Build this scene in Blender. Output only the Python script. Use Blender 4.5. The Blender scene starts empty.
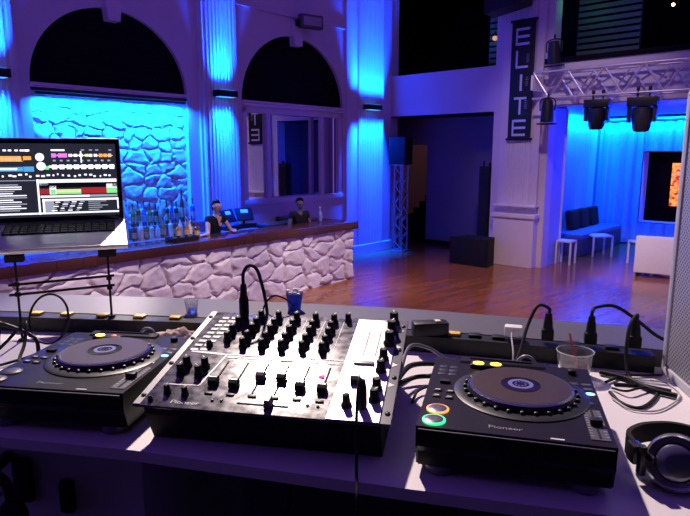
import bpy, bmesh, math, random
from mathutils import Vector, Matrix, noise
D = bpy.data
S = bpy.context.scene
COL = S.collection
PI = math.pi
rad = math.radians
rnd = random.Random(7)

# ------------------------------------------------------------------ camera, world, key lights, exposure
EYE = Vector((0, 0, 2.5))
cam_d = D.cameras.new('camera')
cam = D.objects.new('camera', cam_d)
COL.objects.link(cam)
cam.location = EYE
cam.rotation_euler = (rad(80), 0, 0)
cam_d.sensor_fit = 'HORIZONTAL'
cam_d.sensor_width = 36
cam_d.lens = 590 / 690 * 36
cam_d.clip_start = 0.02
S.camera = cam
vs = S.view_settings
vs.view_transform = 'Standard'
vs.look = 'None'
vs.gamma = 1
vs.use_curve_mapping = False
vs.exposure = 0.0
W = D.worlds.new('club_ambient')
S.world = W
W.use_nodes = True
bg = W.node_tree.nodes['Background']
bg.inputs[0].default_value = (0.28, 0.115, 1.0, 1)
# the room above is darker than its lit walls
wt = W.node_tree
wtc = wt.nodes.new('ShaderNodeTexCoord')
wsep = wt.nodes.new('ShaderNodeSeparateXYZ')
wt.links.new(wtc.outputs['Generated'], wsep.inputs[0])
wmr = wt.nodes.new('ShaderNodeMapRange')
wmr.inputs['From Min'].default_value = 0.15
wmr.inputs['From Max'].default_value = 0.75
wmr.inputs['To Min'].default_value = 0.46
wmr.inputs['To Max'].default_value = 0.22
wt.links.new(wsep.outputs['Z'], wmr.inputs['Value'])
wt.links.new(wmr.outputs[0], bg.inputs[1])


def spot(name, loc, target, power, color, angle, blend=.5, size=.05):
    l = D.lights.new(name, 'SPOT')
    l.energy = power
    l.color = color
    l.spot_size = rad(angle)
    l.spot_blend = blend
    l.shadow_soft_size = size
    o = D.objects.new(name, l)
    COL.objects.link(o)
    o.location = loc
    o.rotation_euler = (Vector(target) - Vector(loc)).to_track_quat('-Z', 'Y').to_euler()
    return o


def area(name, loc, target, power, color, sx, sy, spread=180, roll=0):
    l = D.lights.new(name, 'AREA')
    l.energy = power
    l.color = color
    l.shape = 'RECTANGLE'
    l.size = sx
    l.size_y = sy
    l.spread = rad(spread)
    o = D.objects.new(name, l)
    COL.objects.link(o)
    o.location = loc
    q = (Vector(target) - Vector(loc)).to_track_quat('-Z', 'Y')
    o.rotation_euler = q.to_euler()
    return o


# warm white spotlight over the dance floor, aimed at the booth
spot('booth_spotlight', (-1.20, 6.45, 7.85), (0.0, 1.15, 2.0), 3700, (1, .82, .74), 34, .6, .13)
# added unseen spot, set low to brighten the left end of the booth table
spot('booth_side_fill', (-1.6, 8.5, 4.95), (-.90, 1.56, 1.95), 3800, (1, .84, .78), 5.0, .5, .08)
# ceiling spotlights over the dance floor
spot('stage_spotlight', (3.0, 7.5, 6.8), (6.45, 11.7, .4), 1700, (1, .76, .76), 24, .8, .1)
spot('pilaster_spotlight', (2.0, 7.5, 6.8), (4.9, 12.6, 2.6), 520, (1, .74, .86), 44, .9, .15)
spot('floor_spotlight', (2.2, 8.5, 6.8), (2.8, 10.5, 0), 1250, (1, .66, .42), 62, .9, .2)

# ------------------------------------------------------------------ room frames
C0 = Vector((1.16, 15.73, 0))             # corner of left and back wall
AL = math.atan2(.747, .664)               # left wall: local x toward the corner, y into the wall
AB = AL - PI / 2                          # back wall: local x to the right, y beyond the wall
ML = Matrix.Translation(C0) @ Matrix.Rotation(AL, 4, 'Z')
MBk = Matrix.Translation(C0) @ Matrix.Rotation(AB, 4, 'Z')


def L(u, n, z):
    return ML @ Vector((-u, -n, z))


def B(u, n, z):
    return MBk @ Vector((u, n, z))


# ceiling spotlights aimed at the stone front of the bar
for u_ in (4.4, 6.2, 8.0, 9.8):
    spot('bar_spotlight', L(u_, 5.5, 6.4), L(u_, 1.95, .35), 950, (1, .78, .80), 34, .8, .1)

# ------------------------------------------------------------------ materials
MATS = {}


def mat(name, color, rough=.5, metal=0.0, emit=0.0, ecol=None, noise_amt=.06, scale=30.0, spec=.5, trans=0.0, bump=0.0, alpha=None):
    if name in MATS:
        return MATS[name]
    m = D.materials.new(name)
    m.use_nodes = True
    nt = m.node_tree
    p = nt.nodes['Principled BSDF']
    p.inputs['Roughness'].default_value = rough
    p.inputs['Metallic'].default_value = metal
    p.inputs['Specular IOR Level'].default_value = spec
    p.inputs['Transmission Weight'].default_value = trans
    if emit:
        p.inputs['Emission Color'].default_value = (*(ecol or color), 1)
        p.inputs['Emission Strength'].default_value = emit
    tc = nt.nodes.new('ShaderNodeTexCoord')
    nz = nt.nodes.new('ShaderNodeTexNoise')
    nz.inputs['Scale'].default_value = scale
    nz.inputs['Detail'].default_value = 3
    nt.links.new(tc.outputs['Object'], nz.inputs['Vector'])
    mx = nt.nodes.new('ShaderNodeMix')
    mx.data_type = 'RGBA'
    lo = [max(0, c * (1 - noise_amt)) for c in color]
    hi = [min(1, c * (1 + noise_amt)) for c in color]
    mx.inputs[6].default_value = (*lo, 1)
    mx.inputs[7].default_value = (*hi, 1)
    nt.links.new(nz.outputs['Fac'], mx.inputs[0])
    nt.links.new(mx.outputs[2], p.inputs['Base Color'])
    if bump:
        b = nt.nodes.new('ShaderNodeBump')
        b.inputs['Strength'].default_value = bump
        b.inputs['Distance'].default_value = .01
        nt.links.new(nz.outputs['Fac'], b.inputs['Height'])
        nt.links.new(b.outputs['Normal'], p.inputs['Normal'])
    MATS[name] = m
    return m


def wood_mat(name, dark, light, rough, angle, plank=.12, spec=.5):
    m = D.materials.new(name)
    m.use_nodes = True
    nt = m.node_tree
    p = nt.nodes['Principled BSDF']
    p.inputs['Roughness'].default_value = rough
    p.inputs['Specular IOR Level'].default_value = spec
    tc = nt.nodes.new('ShaderNodeTexCoord')
    mp = nt.nodes.new('ShaderNodeMapping')
    mp.inputs['Rotation'].default_value = (0, 0, angle)
    nt.links.new(tc.outputs['Object'], mp.inputs['Vector'])
    br = nt.nodes.new('ShaderNodeTexBrick')
    br.inputs['Scale'].default_value = 1
    br.inputs['Brick Width'].default_value = plank * 9
    br.inputs['Row Height'].default_value = plank
    br.inputs['Mortar Size'].default_value = .0025
    br.inputs['Color1'].default_value = (*dark, 1)
    br.inputs['Color2'].default_value = (*light, 1)
    br.inputs['Mortar'].default_value = (dark[0] * .4, dark[1] * .4, dark[2] * .4, 1)
    nt.links.new(mp.outputs[0], br.inputs['Vector'])
    mp2 = nt.nodes.new('ShaderNodeMapping')
    mp2.inputs['Scale'].default_value = (2, 30, 30)
    nt.links.new(mp.outputs[0], mp2.inputs['Vector'])
    nz = nt.nodes.new('ShaderNodeTexNoise')
    nz.inputs['Scale'].default_value = 1.5
    nz.inputs['Detail'].default_value = 4
    nt.links.new(mp2.outputs[0], nz.inputs['Vector'])
    mx = nt.nodes.new('ShaderNodeMix')
    mx.data_type = 'RGBA'
    mx.blend_type = 'MULTIPLY'
    mx.inputs[0].default_value = .55
    nt.links.new(br.outputs['Color'], mx.inputs[6])
    nt.links.new(nz.outputs['Color'], mx.inputs[7])
    nt.links.new(mx.outputs[2], p.inputs['Base Color'])
    return m


wall_m = mat('painted_wall', (.62, .56, .66), .7, scale=4, noise_amt=.04)
trim_m = mat('painted_trim', (.66, .6, .7), .6, scale=4, noise_amt=.04)
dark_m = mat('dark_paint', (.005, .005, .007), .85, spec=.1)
led_tinted_wall_m = mat('led_tinted_stage_wall', (.34, .44, .78), .7, scale=4, noise_amt=.04)  # blue of the LED light is put into the alcove wall colour
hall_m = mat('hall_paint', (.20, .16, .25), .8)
black_m = mat('black_plastic', (.011, .011, .013), .42, spec=.3)
matte_m = mat('matte_black', (.01, .01, .011), .75, spec=.25)
steel_m = mat('steel', (.6, .6, .62), .3, 1.0)
floor_m = wood_mat('dance_floor_wood', (.32, .105, .035), (.44, .16, .055), .16, AB, .11)
barwood_m = wood_mat('bar_wood', (.085, .03, .02), (.13, .045, .028), .16, AL, .4)
stone_m = mat('white_stone', (.72, .66, .66), .85, scale=14, noise_amt=.07, bump=.5)
table_m = mat('white_laminate', (.74, .70, .72), .45, scale=8, noise_amt=.03)
ledge_m = mat('grey_ledge', (.075, .07, .09), .5, scale=12, noise_amt=.06)
chrome_m = mat('chrome', (.8, .8, .82), .12, 1.0)
rubber_m = mat('cable_rubber', (.009, .009, .010), .6, spec=.25)
white_m = mat('white_plastic', (.78, .76, .76), .4)
yellow_m = mat('yellow_plastic', (.78, .50, .06), .45)
silver_text_m = mat('silver_print', (.72, .72, .76), .35, .3)


# ------------------------------------------------------------------ mesh helpers
def add_mesh(bm, verts, faces, mi=0, mtx=None):
    vv = [bm.verts.new(mtx @ Vector(v) if mtx else v) for v in verts]
    out = []
    for f in faces:
        try:
            fc = bm.faces.new([vv[i] for i in f])
            fc.material_index = mi
            out.append(fc)
        except ValueError:
            pass
    return out


def box(bm, c, s, bev=0.0, mi=0, mtx=None, seg=2):
    t = bmesh.new()
    bmesh.ops.create_cube(t, size=1)
    for v in t.verts:
        v.co = Vector((v.co.x * s[0], v.co.y * s[1], v.co.z * s[2]))
    if bev:
        bmesh.ops.bevel(t, geom=list(t.edges), offset=bev, segments=seg, affect='EDGES', profile=.6)
    t.verts.index_update()
    M = Matrix.Translation(c)
    if mtx:
        M = mtx @ M
    add_mesh(bm, [v.co.copy() for v in t.verts], [[v.index for v in f.verts] for f in t.faces], mi, M)
    t.free()


def frame_of(d):
    d = d.normalized()
    a = Vector((0, 0, 1)) if abs(d.z) < .95 else Vector((1, 0, 0))
    x = d.cross(a).normalized()
    return x, d.cross(x).normalized()


def cyl(bm, p0, p1, r0, r1=None, seg=16, mi=0, cap=True, mtx=None):
    p0, p1 = Vector(p0), Vector(p1)
    r1 = r0 if r1 is None else r1
    x, y = frame_of(p1 - p0)
    vs_, fs = [], []
    for p, r in ((p0, r0), (p1, r1)):
        for k in range(seg):
            a = 2 * PI * k / seg
            vs_.append(p + x * (math.cos(a) * r) + y * (math.sin(a) * r))
    for k in range(seg):
        fs.append((k, (k + 1) % seg, seg + (k + 1) % seg, seg + k))
    if cap:
        fs.append(tuple(range(seg))[::-1])
        fs.append(tuple(range(seg, 2 * seg)))
    add_mesh(bm, vs_, fs, mi, mtx)


def lathe(bm, prof, loc=(0, 0, 0), seg=24, mi=0, mtx=None):
    vs_, fs = [], []
    for r, z in prof:
        for k in range(seg):
            a = 2 * PI * k / seg
            vs_.append((loc[0] + r * math.cos(a), loc[1] + r * math.sin(a), loc[2] + z))
    n = len(prof)
    for i in range(n - 1):
        for k in range(seg):
            fs.append((i * seg + k, i * seg + (k + 1) % seg, (i + 1) * seg + (k + 1) % seg, (i + 1) * seg + k))
    fs.append(tuple(range(seg))[::-1])
    fs.append(tuple(range((n - 1) * seg, n * seg)))
    add_mesh(bm, vs_, fs, mi, mtx)


def smooth_path(pts, sub=8):
    P = [Vector(p) for p in pts]
    if len(P) < 3:
        return P
    Q = [P[0] * 2 - P[1]] + P + [P[-1] * 2 - P[-2]]
    out = []
    for i in range(1, len(Q) - 2):
        a, b, c, d = Q[i - 1], Q[i], Q[i + 1], Q[i + 2]
        for k in range(sub):
            t = k / sub
            out.append(.5 * ((2 * b) + (c - a) * t + (2 * a - 5 * b + 4 * c - d) * t * t + (3 * b - a - 3 * c + d) * t ** 3))
    out.append(P[-1])
    return out


def tube(bm, pts, r, seg=8, mi=0, sub=8, mtx=None):
    P = smooth_path(pts, sub)
    n = len(P)
    vs_, fs = [], []
    x = None
    for i, p in enumerate(P):
        d = (P[min(i + 1, n - 1)] - P[max(i - 1, 0)])
        if d.length < 1e-9:
            d = Vector((0, 0, 1))
        d.normalize()
        if x is None:
            x, y = frame_of(d)
        else:
            x = (x - d * x.dot(d))
            if x.length < 1e-6:
                x, _ = frame_of(d)
            x.normalize()
            y = d.cross(x)
        for k in range(seg):
            a = 2 * PI * k / seg
            vs_.append(p + x * (r * math.cos(a)) + y * (r * math.sin(a)))
    for i in range(n - 1):
        for k in range(seg):
            fs.append((i * seg + k, i * seg + (k + 1) % seg, (i + 1) * seg + (k + 1) % seg, (i + 1) * seg + k))
    fs.append(tuple(range(seg))[::-1])
    fs.append(tuple(range((n - 1) * seg, n * seg)))
    add_mesh(bm, vs_, fs, mi, mtx)


def sphere(bm, c, r, seg=16, mi=0, mtx=None, sz=1.0):
    prof = []
    n = seg // 2
    for i in range(n + 1):
        a = -PI / 2 + PI * i / n
        prof.append((max(1e-5, r * math.cos(a)), r * sz * math.sin(a)))
    lathe(bm, prof, c, seg, mi, mtx)


def prism(bm, poly, z0, z1, mi=0, mtx=None, axis='z'):
    n = len(poly)

    def P(a, b, h):
        if axis == 'z':
            return (a, b, h)
        if axis == 'x':
            return (h, a, b)
        return (a, h, b)
    vs_ = [P(a, b, z0) for a, b in poly] + [P(a, b, z1) for a, b in poly]
    fs = [tuple(range(n))[::-1], tuple(range(n, 2 * n))]
    for k in range(n):
        fs.append((k, (k + 1) % n, n + (k + 1) % n, n + k))
    add_mesh(bm, vs_, fs, mi, mtx)


def new():
    return bmesh.new()


def obj(name, bm, m, parent=None, mtx=None, smooth=True, ang=38):
    me = D.meshes.new(name)
    bmesh.ops.recalc_face_normals(bm, faces=list(bm.faces))
    bm.to_mesh(me)
    bm.free()
    for x in (m if isinstance(m, (list, tuple)) else [m]):
        me.materials.append(x)
    if smooth and len(me.polygons):
        me.shade_smooth()
        me.set_sharp_from_angle(angle=rad(ang))
    o = D.objects.new(name, me)
    COL.objects.link(o)
    if parent:
        o.parent = parent
    if mtx is not None:
        o.matrix_local = mtx
    return o


def tag(o, label, cat, group=None):
    o['label'] = label
    o['category'] = cat
    if group:
        o['group'] = group
    return o


def thing(name, label, cat, loc=(0, 0, 0), rz=0, group=None, mtx=None):
    o = D.objects.new(name, None)
    COL.objects.link(o)
    o.empty_display_size = .05
    if mtx is not None:
        o.matrix_world = mtx
    else:
        o.location = loc
        o.rotation_euler = (0, 0, rz)
    return tag(o, label, cat, group)


def struct(name, bm, m, mtx=None, smooth=False, parent=None):
    o = obj(name, bm, m, parent, mtx, smooth)
    if not parent:
        o['kind'] = 'structure'
    return o


def copy_tree(o, parent=None):
    c = o.copy()
    COL.objects.link(c)
    if parent:
        c.parent = parent
    for ch in list(o.children):
        copy_tree(ch, c)
    return c


def text_obj(name, txt, size, m, parent, mtx, depth=.0004, align='CENTER', sx=1.0):
    cu = D.curves.new(name, 'FONT')
    cu.body = txt
    cu.size = size
    cu.extrude = depth
    cu.align_x = align
    cu.align_y = 'CENTER'
    t = D.objects.new(name, cu)
    COL.objects.link(t)
    bpy.context.view_layer.update()
    me = D.meshes.new_from_object(t.evaluated_get(bpy.context.evaluated_depsgraph_get()))
    D.objects.remove(t)
    me.name = name
    me.transform(Matrix.Diagonal((sx, 1, 1, 1)))
    me.materials.clear()
    me.materials.append(m)
    o = D.objects.new(name, me)
    COL.objects.link(o)
    o.parent = parent
    o.matrix_local = mtx
    return o


T_ = Matrix.Translation


def R_(a, ax):
    return Matrix.Rotation(a, 4, ax)


# ================================================================== ROOM SHELL
bm = new()
add_mesh(bm, [(-14, 2.3, 0), (22, 2.3, 0), (22, 30, 0), (-14, 30, 0)], [(0, 1, 2, 3)])
struct('floor', bm, floor_m)

# --- left wall with two arched bays
BAYS = [(1.82, 4.84, 1.45), (6.11, 8.83, 0.9)]       # u0, u1, bottom of the niche
ZS, ZTOP, TH = 3.56, 7.0, .22
bm = new()


def lq(bm, pts, mi=0):
    add_mesh(bm, pts, [tuple(range(len(pts)))], mi)


def rect_l(bm, u0, u1, z0, z1, n=0):
    lq(bm, [(-u0, -n, z0), (-u1, -n, z0), (-u1, -n, z1), (-u0, -n, z1)])


edges_u = [0, BAYS[0][0], BAYS[0][1], BAYS[1][0], BAYS[1][1], 13.0]
for a, b in ((0, 1), (2, 3), (4, 5)):
    rect_l(bm, edges_u[a], edges_u[b], 0, ZTOP)
for u0, u1, z0 in BAYS:
    rect_l(bm, u0, u1, 0, z0)
    uc, r, N = (u0 + u1) / 2, (u1 - u0) / 2, 40
    pts = [(uc + r * math.cos(PI * k / N), ZS + .93 * r * math.sin(PI * k / N)) for k in range(N + 1)]
    for (ua, za), (ub, zb) in zip(pts, pts[1:]):
        lq(bm, [(-ua, 0, za), (-ub, 0, zb), (-ub, 0, ZTOP), (-ua, 0, ZTOP)])
    ring = [(u0, z0), (u1, z0)] + pts + [(u0, z0)]
    ring = [(u0, z0), (u1, z0)] + [p for p in pts] + [(u0, z0)]
    for (ua, za), (ub, zb) in zip(ring, ring[1:]):
        lq(bm, [(-ua, 0, za), (-ub, 0, zb), (-ub, TH, zb), (-ua, TH, za)])
struct('wall_left', bm, wall_m, ML)
# the black half-round panels in the arches, the band below each, keystones
for i, (u0, u1, z0) in enumerate(BAYS):
    uc, r, N = (u0 + u1) / 2, (u1 - u0) / 2, 40
    bm = new()
    poly = [(-(uc + (r + .02) * math.cos(PI * k / N)), ZS + .93 * (r + .02) * math.sin(PI * k / N)) for k in range(N + 1)]
    prism(bm, poly, .08, .12, axis='y')
    o = struct('window_%d' % (i + 1), bm, dark_m, ML)
    bm = new()
    box(bm, (-uc, .02, ZS - .02), (2 * r + .02, .12, .05), .008)
    box(bm, (-uc, .03, ZS - .085), (2 * r - .02, .09, .05), .006, 1 if i == 1 else 0)
    struct('trim_%d' % (i + 1), bm, [trim_m, black_m], ML)
    bm = new()
    zt = ZS + .93 * r
    prism(bm, [(-uc - .10, zt - .20), (-uc + .10, zt - .20), (-uc + .16, zt + .28), (-uc - .16, zt + .28)], -.10, .10, axis='y')
    struct('trim_%d' % (i + 3), bm, trim_m, ML)


# --- stone surfaces
def hash2(i, j, k):
    v = math.sin(i * 127.1 + j * 311.7 + k * 74.7) * 43758.5453
    return v - math.floor(v)


def cells(x, y, seed):
    """distances to the two nearest cell points and the nearest point"""
    ci, cj = math.floor(x), math.floor(y)
    best = []
    for i in range(ci - 1, ci + 2):
        for j in range(cj - 1, cj + 2):
            px = i + .12 + .76 * hash2(i, j, seed)
            py = j + .12 + .76 * hash2(i, j, seed + 9.3)
            best.append((math.hypot(x - px, y - py), px, py))
    best.sort()
    return best[0][0], best[1][0], Vector((best[0][1], best[0][2], 0))


def stone_grid(w, h, nx, nz, cell, depth, seed, rough=.25):
    """a wall of irregular boulders as one displaced mesh: local x along, y = -height out of the wall, z up"""
    bm = new()
    vs_ = []
    for j in range(nz + 1):
        for i in range(nx + 1):
            x, z = w * i / nx, h * j / nz
            q = Vector((x / cell, z / cell * 1.45, seed))
            q += noise.noise_vector(q * 1.3) * .36 + noise.noise_vector(q * 4.1) * .07
            d1, d2, p0 = cells(q.x, q.y, seed)
            e = d2 - d1
            hgt = min(1, max(0, e) / .34)
            hgt = .05 + .95 * (1 - (1 - hgt) ** 2.6)
            cellh = noise.noise(p0 * 7.7) * .18
            tilt = (q.x - p0.x) * noise.noise(p0 * 5.1 + Vector((3, 0, 0))) + (q.y - p0.y) * noise.noise(p0 * 4.3 + Vector((0, 9, 0)))
            f = noise.fractal(Vector((x, z, seed)) * 7, 1, 2, 4) * rough
            y = hgt * (.75 + cellh + max(-.5, min(.5, tilt)) * .45 + f * .5)
            vs_.append((x, -y * depth, z))
    fs = []
    for j in range(nz):
        for i in range(nx):
            a = j * (nx + 1) + i
            fs.append((a, a + 1, a + nx + 2, a + nx + 1))
    add_mesh(bm, vs_, fs)
    return bm


u0, u1, z0 = BAYS[1]
sg = stone_grid(u1 - u0, ZS - .1 - z0, 170, 150, .30, .085, 2.0)
o = struct('wall_stone_niche', sg, stone_m, ML @ T_((-u1, .17, z0)), smooth=True)

# --- pilasters (fluted) on the left wall
PIL = [(0.02, 1.75), (4.98, 5.86), (9.0, 9.9)]
for i, (a, b) in enumerate(PIL):
    bm = new()
    w = b - a
    nfl = 14 if i == 0 else 9
    prof = [(a, 0)]
    mid0, mid1 = (a + .42, b - .42) if i == 0 else (a + .08, b - .08)
    prof = [(a, -.02), (a, .06), (mid0 - .03, .06), (mid0 - .03, .12)]
    for k in range(nfl):
        s = mid0 + (mid1 - mid0) * k / nfl
        e = mid0 + (mid1 - mid0) * (k + 1) / nfl
        prof += [(s, .12), (s + (e - s) * .3, .12), (s + (e - s) * .45, .095), (s + (e - s) * .85, .095)]
    prof += [(mid1 + .03, .12), (mid1 + .03, .06), (b, .06), (b, -.02)]
    prism(bm, [(-u, -n) for u, n in prof], 0, ZTOP)
    box(bm, (-(a + b) / 2, -.06, .12), (w + .02, .14, .24), .01)
    struct('trim_%d' % (i + 5), bm, trim_m, ML)
# thin cornice over the arches
bm = new()
box(bm, (-6.5, -.02, 5.35), (11, .05, .03), .008)
struct('trim_8', bm, trim_m, ML)


# --- back wall
def wall_holes(us, zs, holes, th):
    bm = new()

    def inside(u, z):
        return any(h[0] < u < h[1] and h[2] < z < h[3] for h in holes)
    for a, b in zip(us, us[1:]):
        for c, d in zip(zs, zs[1:]):
            if not inside((a + b) / 2, (c + d) / 2):
                lq(bm, [(a, 0, c), (b, 0, c), (b, 0, d), (a, 0, d)])
    for (h0, h1, k0, k1) in holes:
        t = th
        for (pa, pb) in (((h0, k0), (h1, k0)), ((h1, k0), (h1, k1)), ((h1, k1), (h0, k1)), ((h0, k1), (h0, k0))):
            if pa[1] == 0 and pb[1] == 0:
                continue
            lq(bm, [(pa[0], 0, pa[1]), (pb[0], 0, pb[1]), (pb[0], t, pb[1]), (pa[0], t, pa[1])])
    return bm


HO = [(0, 2.97, 0, 3.45), (0, 2.97, 4.45, 6.6), (4.27, 10, 0, 3.5), (4.27, 10, 4.45, 6.6)]
struct('wall_back', wall_holes([0, 2.97, 4.27, 10, 11], [0, 3.45, 3.5, 4.45, 6.6, 7], HO, .35), wall_m, MBk)
# deep reveal on the left of the stage opening
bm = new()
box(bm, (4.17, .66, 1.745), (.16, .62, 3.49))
struct('wall_stage_reveal', bm, led_tinted_wall_m, MBk)
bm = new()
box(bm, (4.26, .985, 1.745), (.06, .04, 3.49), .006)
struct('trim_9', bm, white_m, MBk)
# pilaster with pedestal
bm = new()
fl = [(3.2, -.02), (3.2, -.10), (3.36, -.10)]
for k in range(9):
    s = 3.38 + .56 * k / 9
    fl += [(s, -.10), (s + .02, -.10), (s + .028, -.085), (s + .055, -.085)]
fl += [(3.96, -.10), (4.12, -.10), (4.12, -.02)]
prism(bm, fl, 0, 6.9)
box(bm, (3.66, -.10, .55), (.98, .26, 1.1), .012)
box(bm, (3.66, -.11, 1.14), (1.06, .32, .10), .025)
box(bm, (3.66, -.11, 1.36), (1.0, .26, .05), .015)
struct('trim_10', bm, trim_m, MBk)
# soffit ledge of the balcony over the opening
bm = new()
box(bm, (1.49, .16, 3.44), (2.97, .3, .03))
struct('trim_11', bm, dark_m, MBk)

# --- hallway behind the opening
bm = new()
dh = [(-.8, .22, 0, 2.75)]
hb = wall_holes([-2.2, -.8, .22, 3.3], [0, 2.75, 3.5], dh, .15)
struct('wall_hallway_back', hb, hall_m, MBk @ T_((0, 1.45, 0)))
bm = new()
lq(bm, [(3.25, .35, 0), (3.25, 1.45, 0), (3.25, 1.45, 3.5), (3.25, .35, 3.5)])
lq(bm, [(3.25, .35, 0), (2.97, .35, 0), (2.97, .35, 3.5), (3.25, .35, 3.5)])
lq(bm, [(-2.2, .25, 0), (-2.2, 1.45, 0), (-2.2, 1.45, 3.5), (-2.2, .25, 3.5)])
lq(bm, [(0, .25, 0), (-2.2, .25, 0), (-2.2, .25, 3.5), (0, .25, 3.5)])
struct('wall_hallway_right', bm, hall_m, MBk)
bm = new()
lq(bm, [(-2.2, .2, 3.46), (3.3, .2, 3.46), (3.3, 1.5, 3.46), (-2.2, 1.5, 3.46)])
lq(bm, [(-2, 1.5, 4.4), (1.6, 1.5, 4.4), (1.6, 3.4, 4.4), (-2, 3.4, 4.4)])
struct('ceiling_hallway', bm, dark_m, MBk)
stairwall_m = mat('stairwell_paint', (.75, .56, .36), .8)
bm = new()
lq(bm, [(-2, 3.2, 0), (1.6, 3.2, 0), (1.6, 3.2, 4.4), (-2, 3.2, 4.4)])
lq(bm, [(-2, 1.6, 0), (-2, 3.2, 0), (-2, 3.2, 4.4), (-2, 1.6, 4.4)])
lq(bm, [(1.6, 1.6, 0), (1.6, 3.2, 0), (1.6, 3.2, 4.4), (1.6, 1.6, 4.4)])
struct('wall_stairwell', bm, stairwall_m, MBk)
bm = new()
box(bm, (1.6, 1.43, .06), (2.75, .03, .12), .004)
struct('baseboard_hallway', bm, dark_m, MBk)
stl = D.lights.new('stairwell_lamp', 'POINT')
stl.energy = 7
stl.color = (1, .58, .34)
stl.shadow_soft_size = .08
so = D.objects.new('stairwell_lamp', stl)
COL.objects.link(so)
so.location = B(.9, 2.3, 3.6)
st = thing('staircase', 'dark staircase climbing to the right behind the hallway doorway', 'stairs', B(-1.2, 1.75, 0), AB)
for k in range(11):
    bm = new()
    box(bm, (.09 + k * .2, .55, (k + 1) * .095), (.215, 1.1, (k + 1) * .19), .006)
    obj('step', bm, matte_m, st, smooth=False)

# --- stage alcove
curt_m = mat('led_tinted_curtain', (.34, .52, .80), .8, scale=3, noise_amt=.03)  # blue LED glow is painted into the fabric colour
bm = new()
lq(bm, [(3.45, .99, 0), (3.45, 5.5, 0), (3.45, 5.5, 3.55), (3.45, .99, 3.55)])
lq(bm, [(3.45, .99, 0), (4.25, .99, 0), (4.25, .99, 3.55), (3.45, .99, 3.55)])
struct('wall_stage_left', bm, led_tinted_wall_m, MBk)
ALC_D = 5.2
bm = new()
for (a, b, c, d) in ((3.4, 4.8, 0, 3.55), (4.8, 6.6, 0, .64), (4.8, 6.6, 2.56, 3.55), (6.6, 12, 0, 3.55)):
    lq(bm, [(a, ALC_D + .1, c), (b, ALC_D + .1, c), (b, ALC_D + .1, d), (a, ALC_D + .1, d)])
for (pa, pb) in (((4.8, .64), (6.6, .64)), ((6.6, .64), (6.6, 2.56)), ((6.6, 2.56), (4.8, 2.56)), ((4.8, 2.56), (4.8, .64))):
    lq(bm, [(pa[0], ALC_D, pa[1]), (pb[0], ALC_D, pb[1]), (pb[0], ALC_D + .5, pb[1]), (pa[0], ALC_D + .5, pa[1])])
struct('wall_stage_back', bm, led_tinted_wall_m, MBk)
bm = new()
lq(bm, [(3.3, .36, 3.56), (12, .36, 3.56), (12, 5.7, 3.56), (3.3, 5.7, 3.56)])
struct('ceiling_stage', bm, led_tinted_wall_m, MBk)
bm = new()
lq(bm, [(4.3, ALC_D + 1.4, .2), (7.4, ALC_D + 1.4, .2), (7.4, ALC_D + 1.4, 3), (4.3, ALC_D + 1.4, 3)])
struct('wall_stage_window_recess', bm, dark_m, MBk)


def curtain_bm(u0, u1, z0, z1, amp, wl, seed):
    bm = new()
    n = int((u1 - u0) / .02)
    vs_ = []
    nz = 6
    for j in range(nz + 1):
        z = z0 + (z1 - z0) * j / nz
        for i in range(n + 1):
            u = u0 + (u1 - u0) * i / n
            ph = 2 * PI * u / wl + 1.2 * noise.noise(Vector((u * 1.7, seed, z * .15)))
            y = amp * (math.sin(ph) + .35 * math.sin(2.3 * ph + 1))
            vs_.append((u, y, z))
    fs = [(j * (n + 1) + i, j * (n + 1) + i + 1, (j + 1) * (n + 1) + i + 1, (j + 1) * (n + 1) + i) for j in range(nz) for i in range(n)]
    add_mesh(bm, vs_, fs)
    return bm


c1 = thing('stage_curtain', 'pleated curtain lit blue across the back of the stage alcove', 'curtain', B(0, ALC_D, 0), AB)
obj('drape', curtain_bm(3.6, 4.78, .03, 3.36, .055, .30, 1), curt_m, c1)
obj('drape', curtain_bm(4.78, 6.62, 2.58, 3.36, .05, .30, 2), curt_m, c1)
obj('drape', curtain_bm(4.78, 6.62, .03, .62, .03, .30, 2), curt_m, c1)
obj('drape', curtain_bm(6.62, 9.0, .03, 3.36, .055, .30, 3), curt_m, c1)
bm = new()
cyl(bm, (3.55, -.05, 3.40), (10, -.05, 3.40), .02)
obj('curtain_rail', bm, black_m, c1)
c2 = thing('side_curtain', 'pleated blue lit curtain on the left side of the stage alcove', 'curtain', B(3.56, 1.25, 0), AB + PI / 2)
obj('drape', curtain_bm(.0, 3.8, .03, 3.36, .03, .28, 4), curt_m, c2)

# orange lit panel in the dark stage window
glow_m = D.materials.new('orange_mosaic_glow')
glow_m.use_nodes = True
nt = glow_m.node_tree
p = nt.nodes['Principled BSDF']
vo = nt.nodes.new('ShaderNodeTexVoronoi')
vo.inputs['Scale'].default_value = 15
tc = nt.nodes.new('ShaderNodeTexCoord')
nt.links.new(tc.outputs['Object'], vo.inputs['Vector'])
cr = nt.nodes.new('ShaderNodeValToRGB')
cr.color_ramp.elements[0].color = (.35, .02, .0, 1)
cr.color_ramp.elements[0].position = .15
cr.color_ramp.elements[1].color = (1, .33, .05, 1)
cr.color_ramp.elements[1].position = .8
sepc = nt.nodes.new('ShaderNodeSeparateColor')
nt.links.new(vo.outputs['Color'], sepc.inputs[0])
nt.links.new(sepc.outputs[0], cr.inputs[0])
nt.links.new(cr.outputs[0], p.inputs['Emission Color'])
p.inputs['Emission Strength'].default_value = 1.5
p.inputs['Base Color'].default_value = (.1, .02, .01, 1)
bm = new()
box(bm, (0, 0, .6), (1.25, .04, 1.2), .004)
o = tag(obj('lit_panel', bm, glow_m), 'glowing orange mosaic panel seen through the dark stage window', 'lit panel')
o.matrix_world = T_(B(5.95, ALC_D + .9, 1.05)) @ R_(AB, 'Z')

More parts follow.
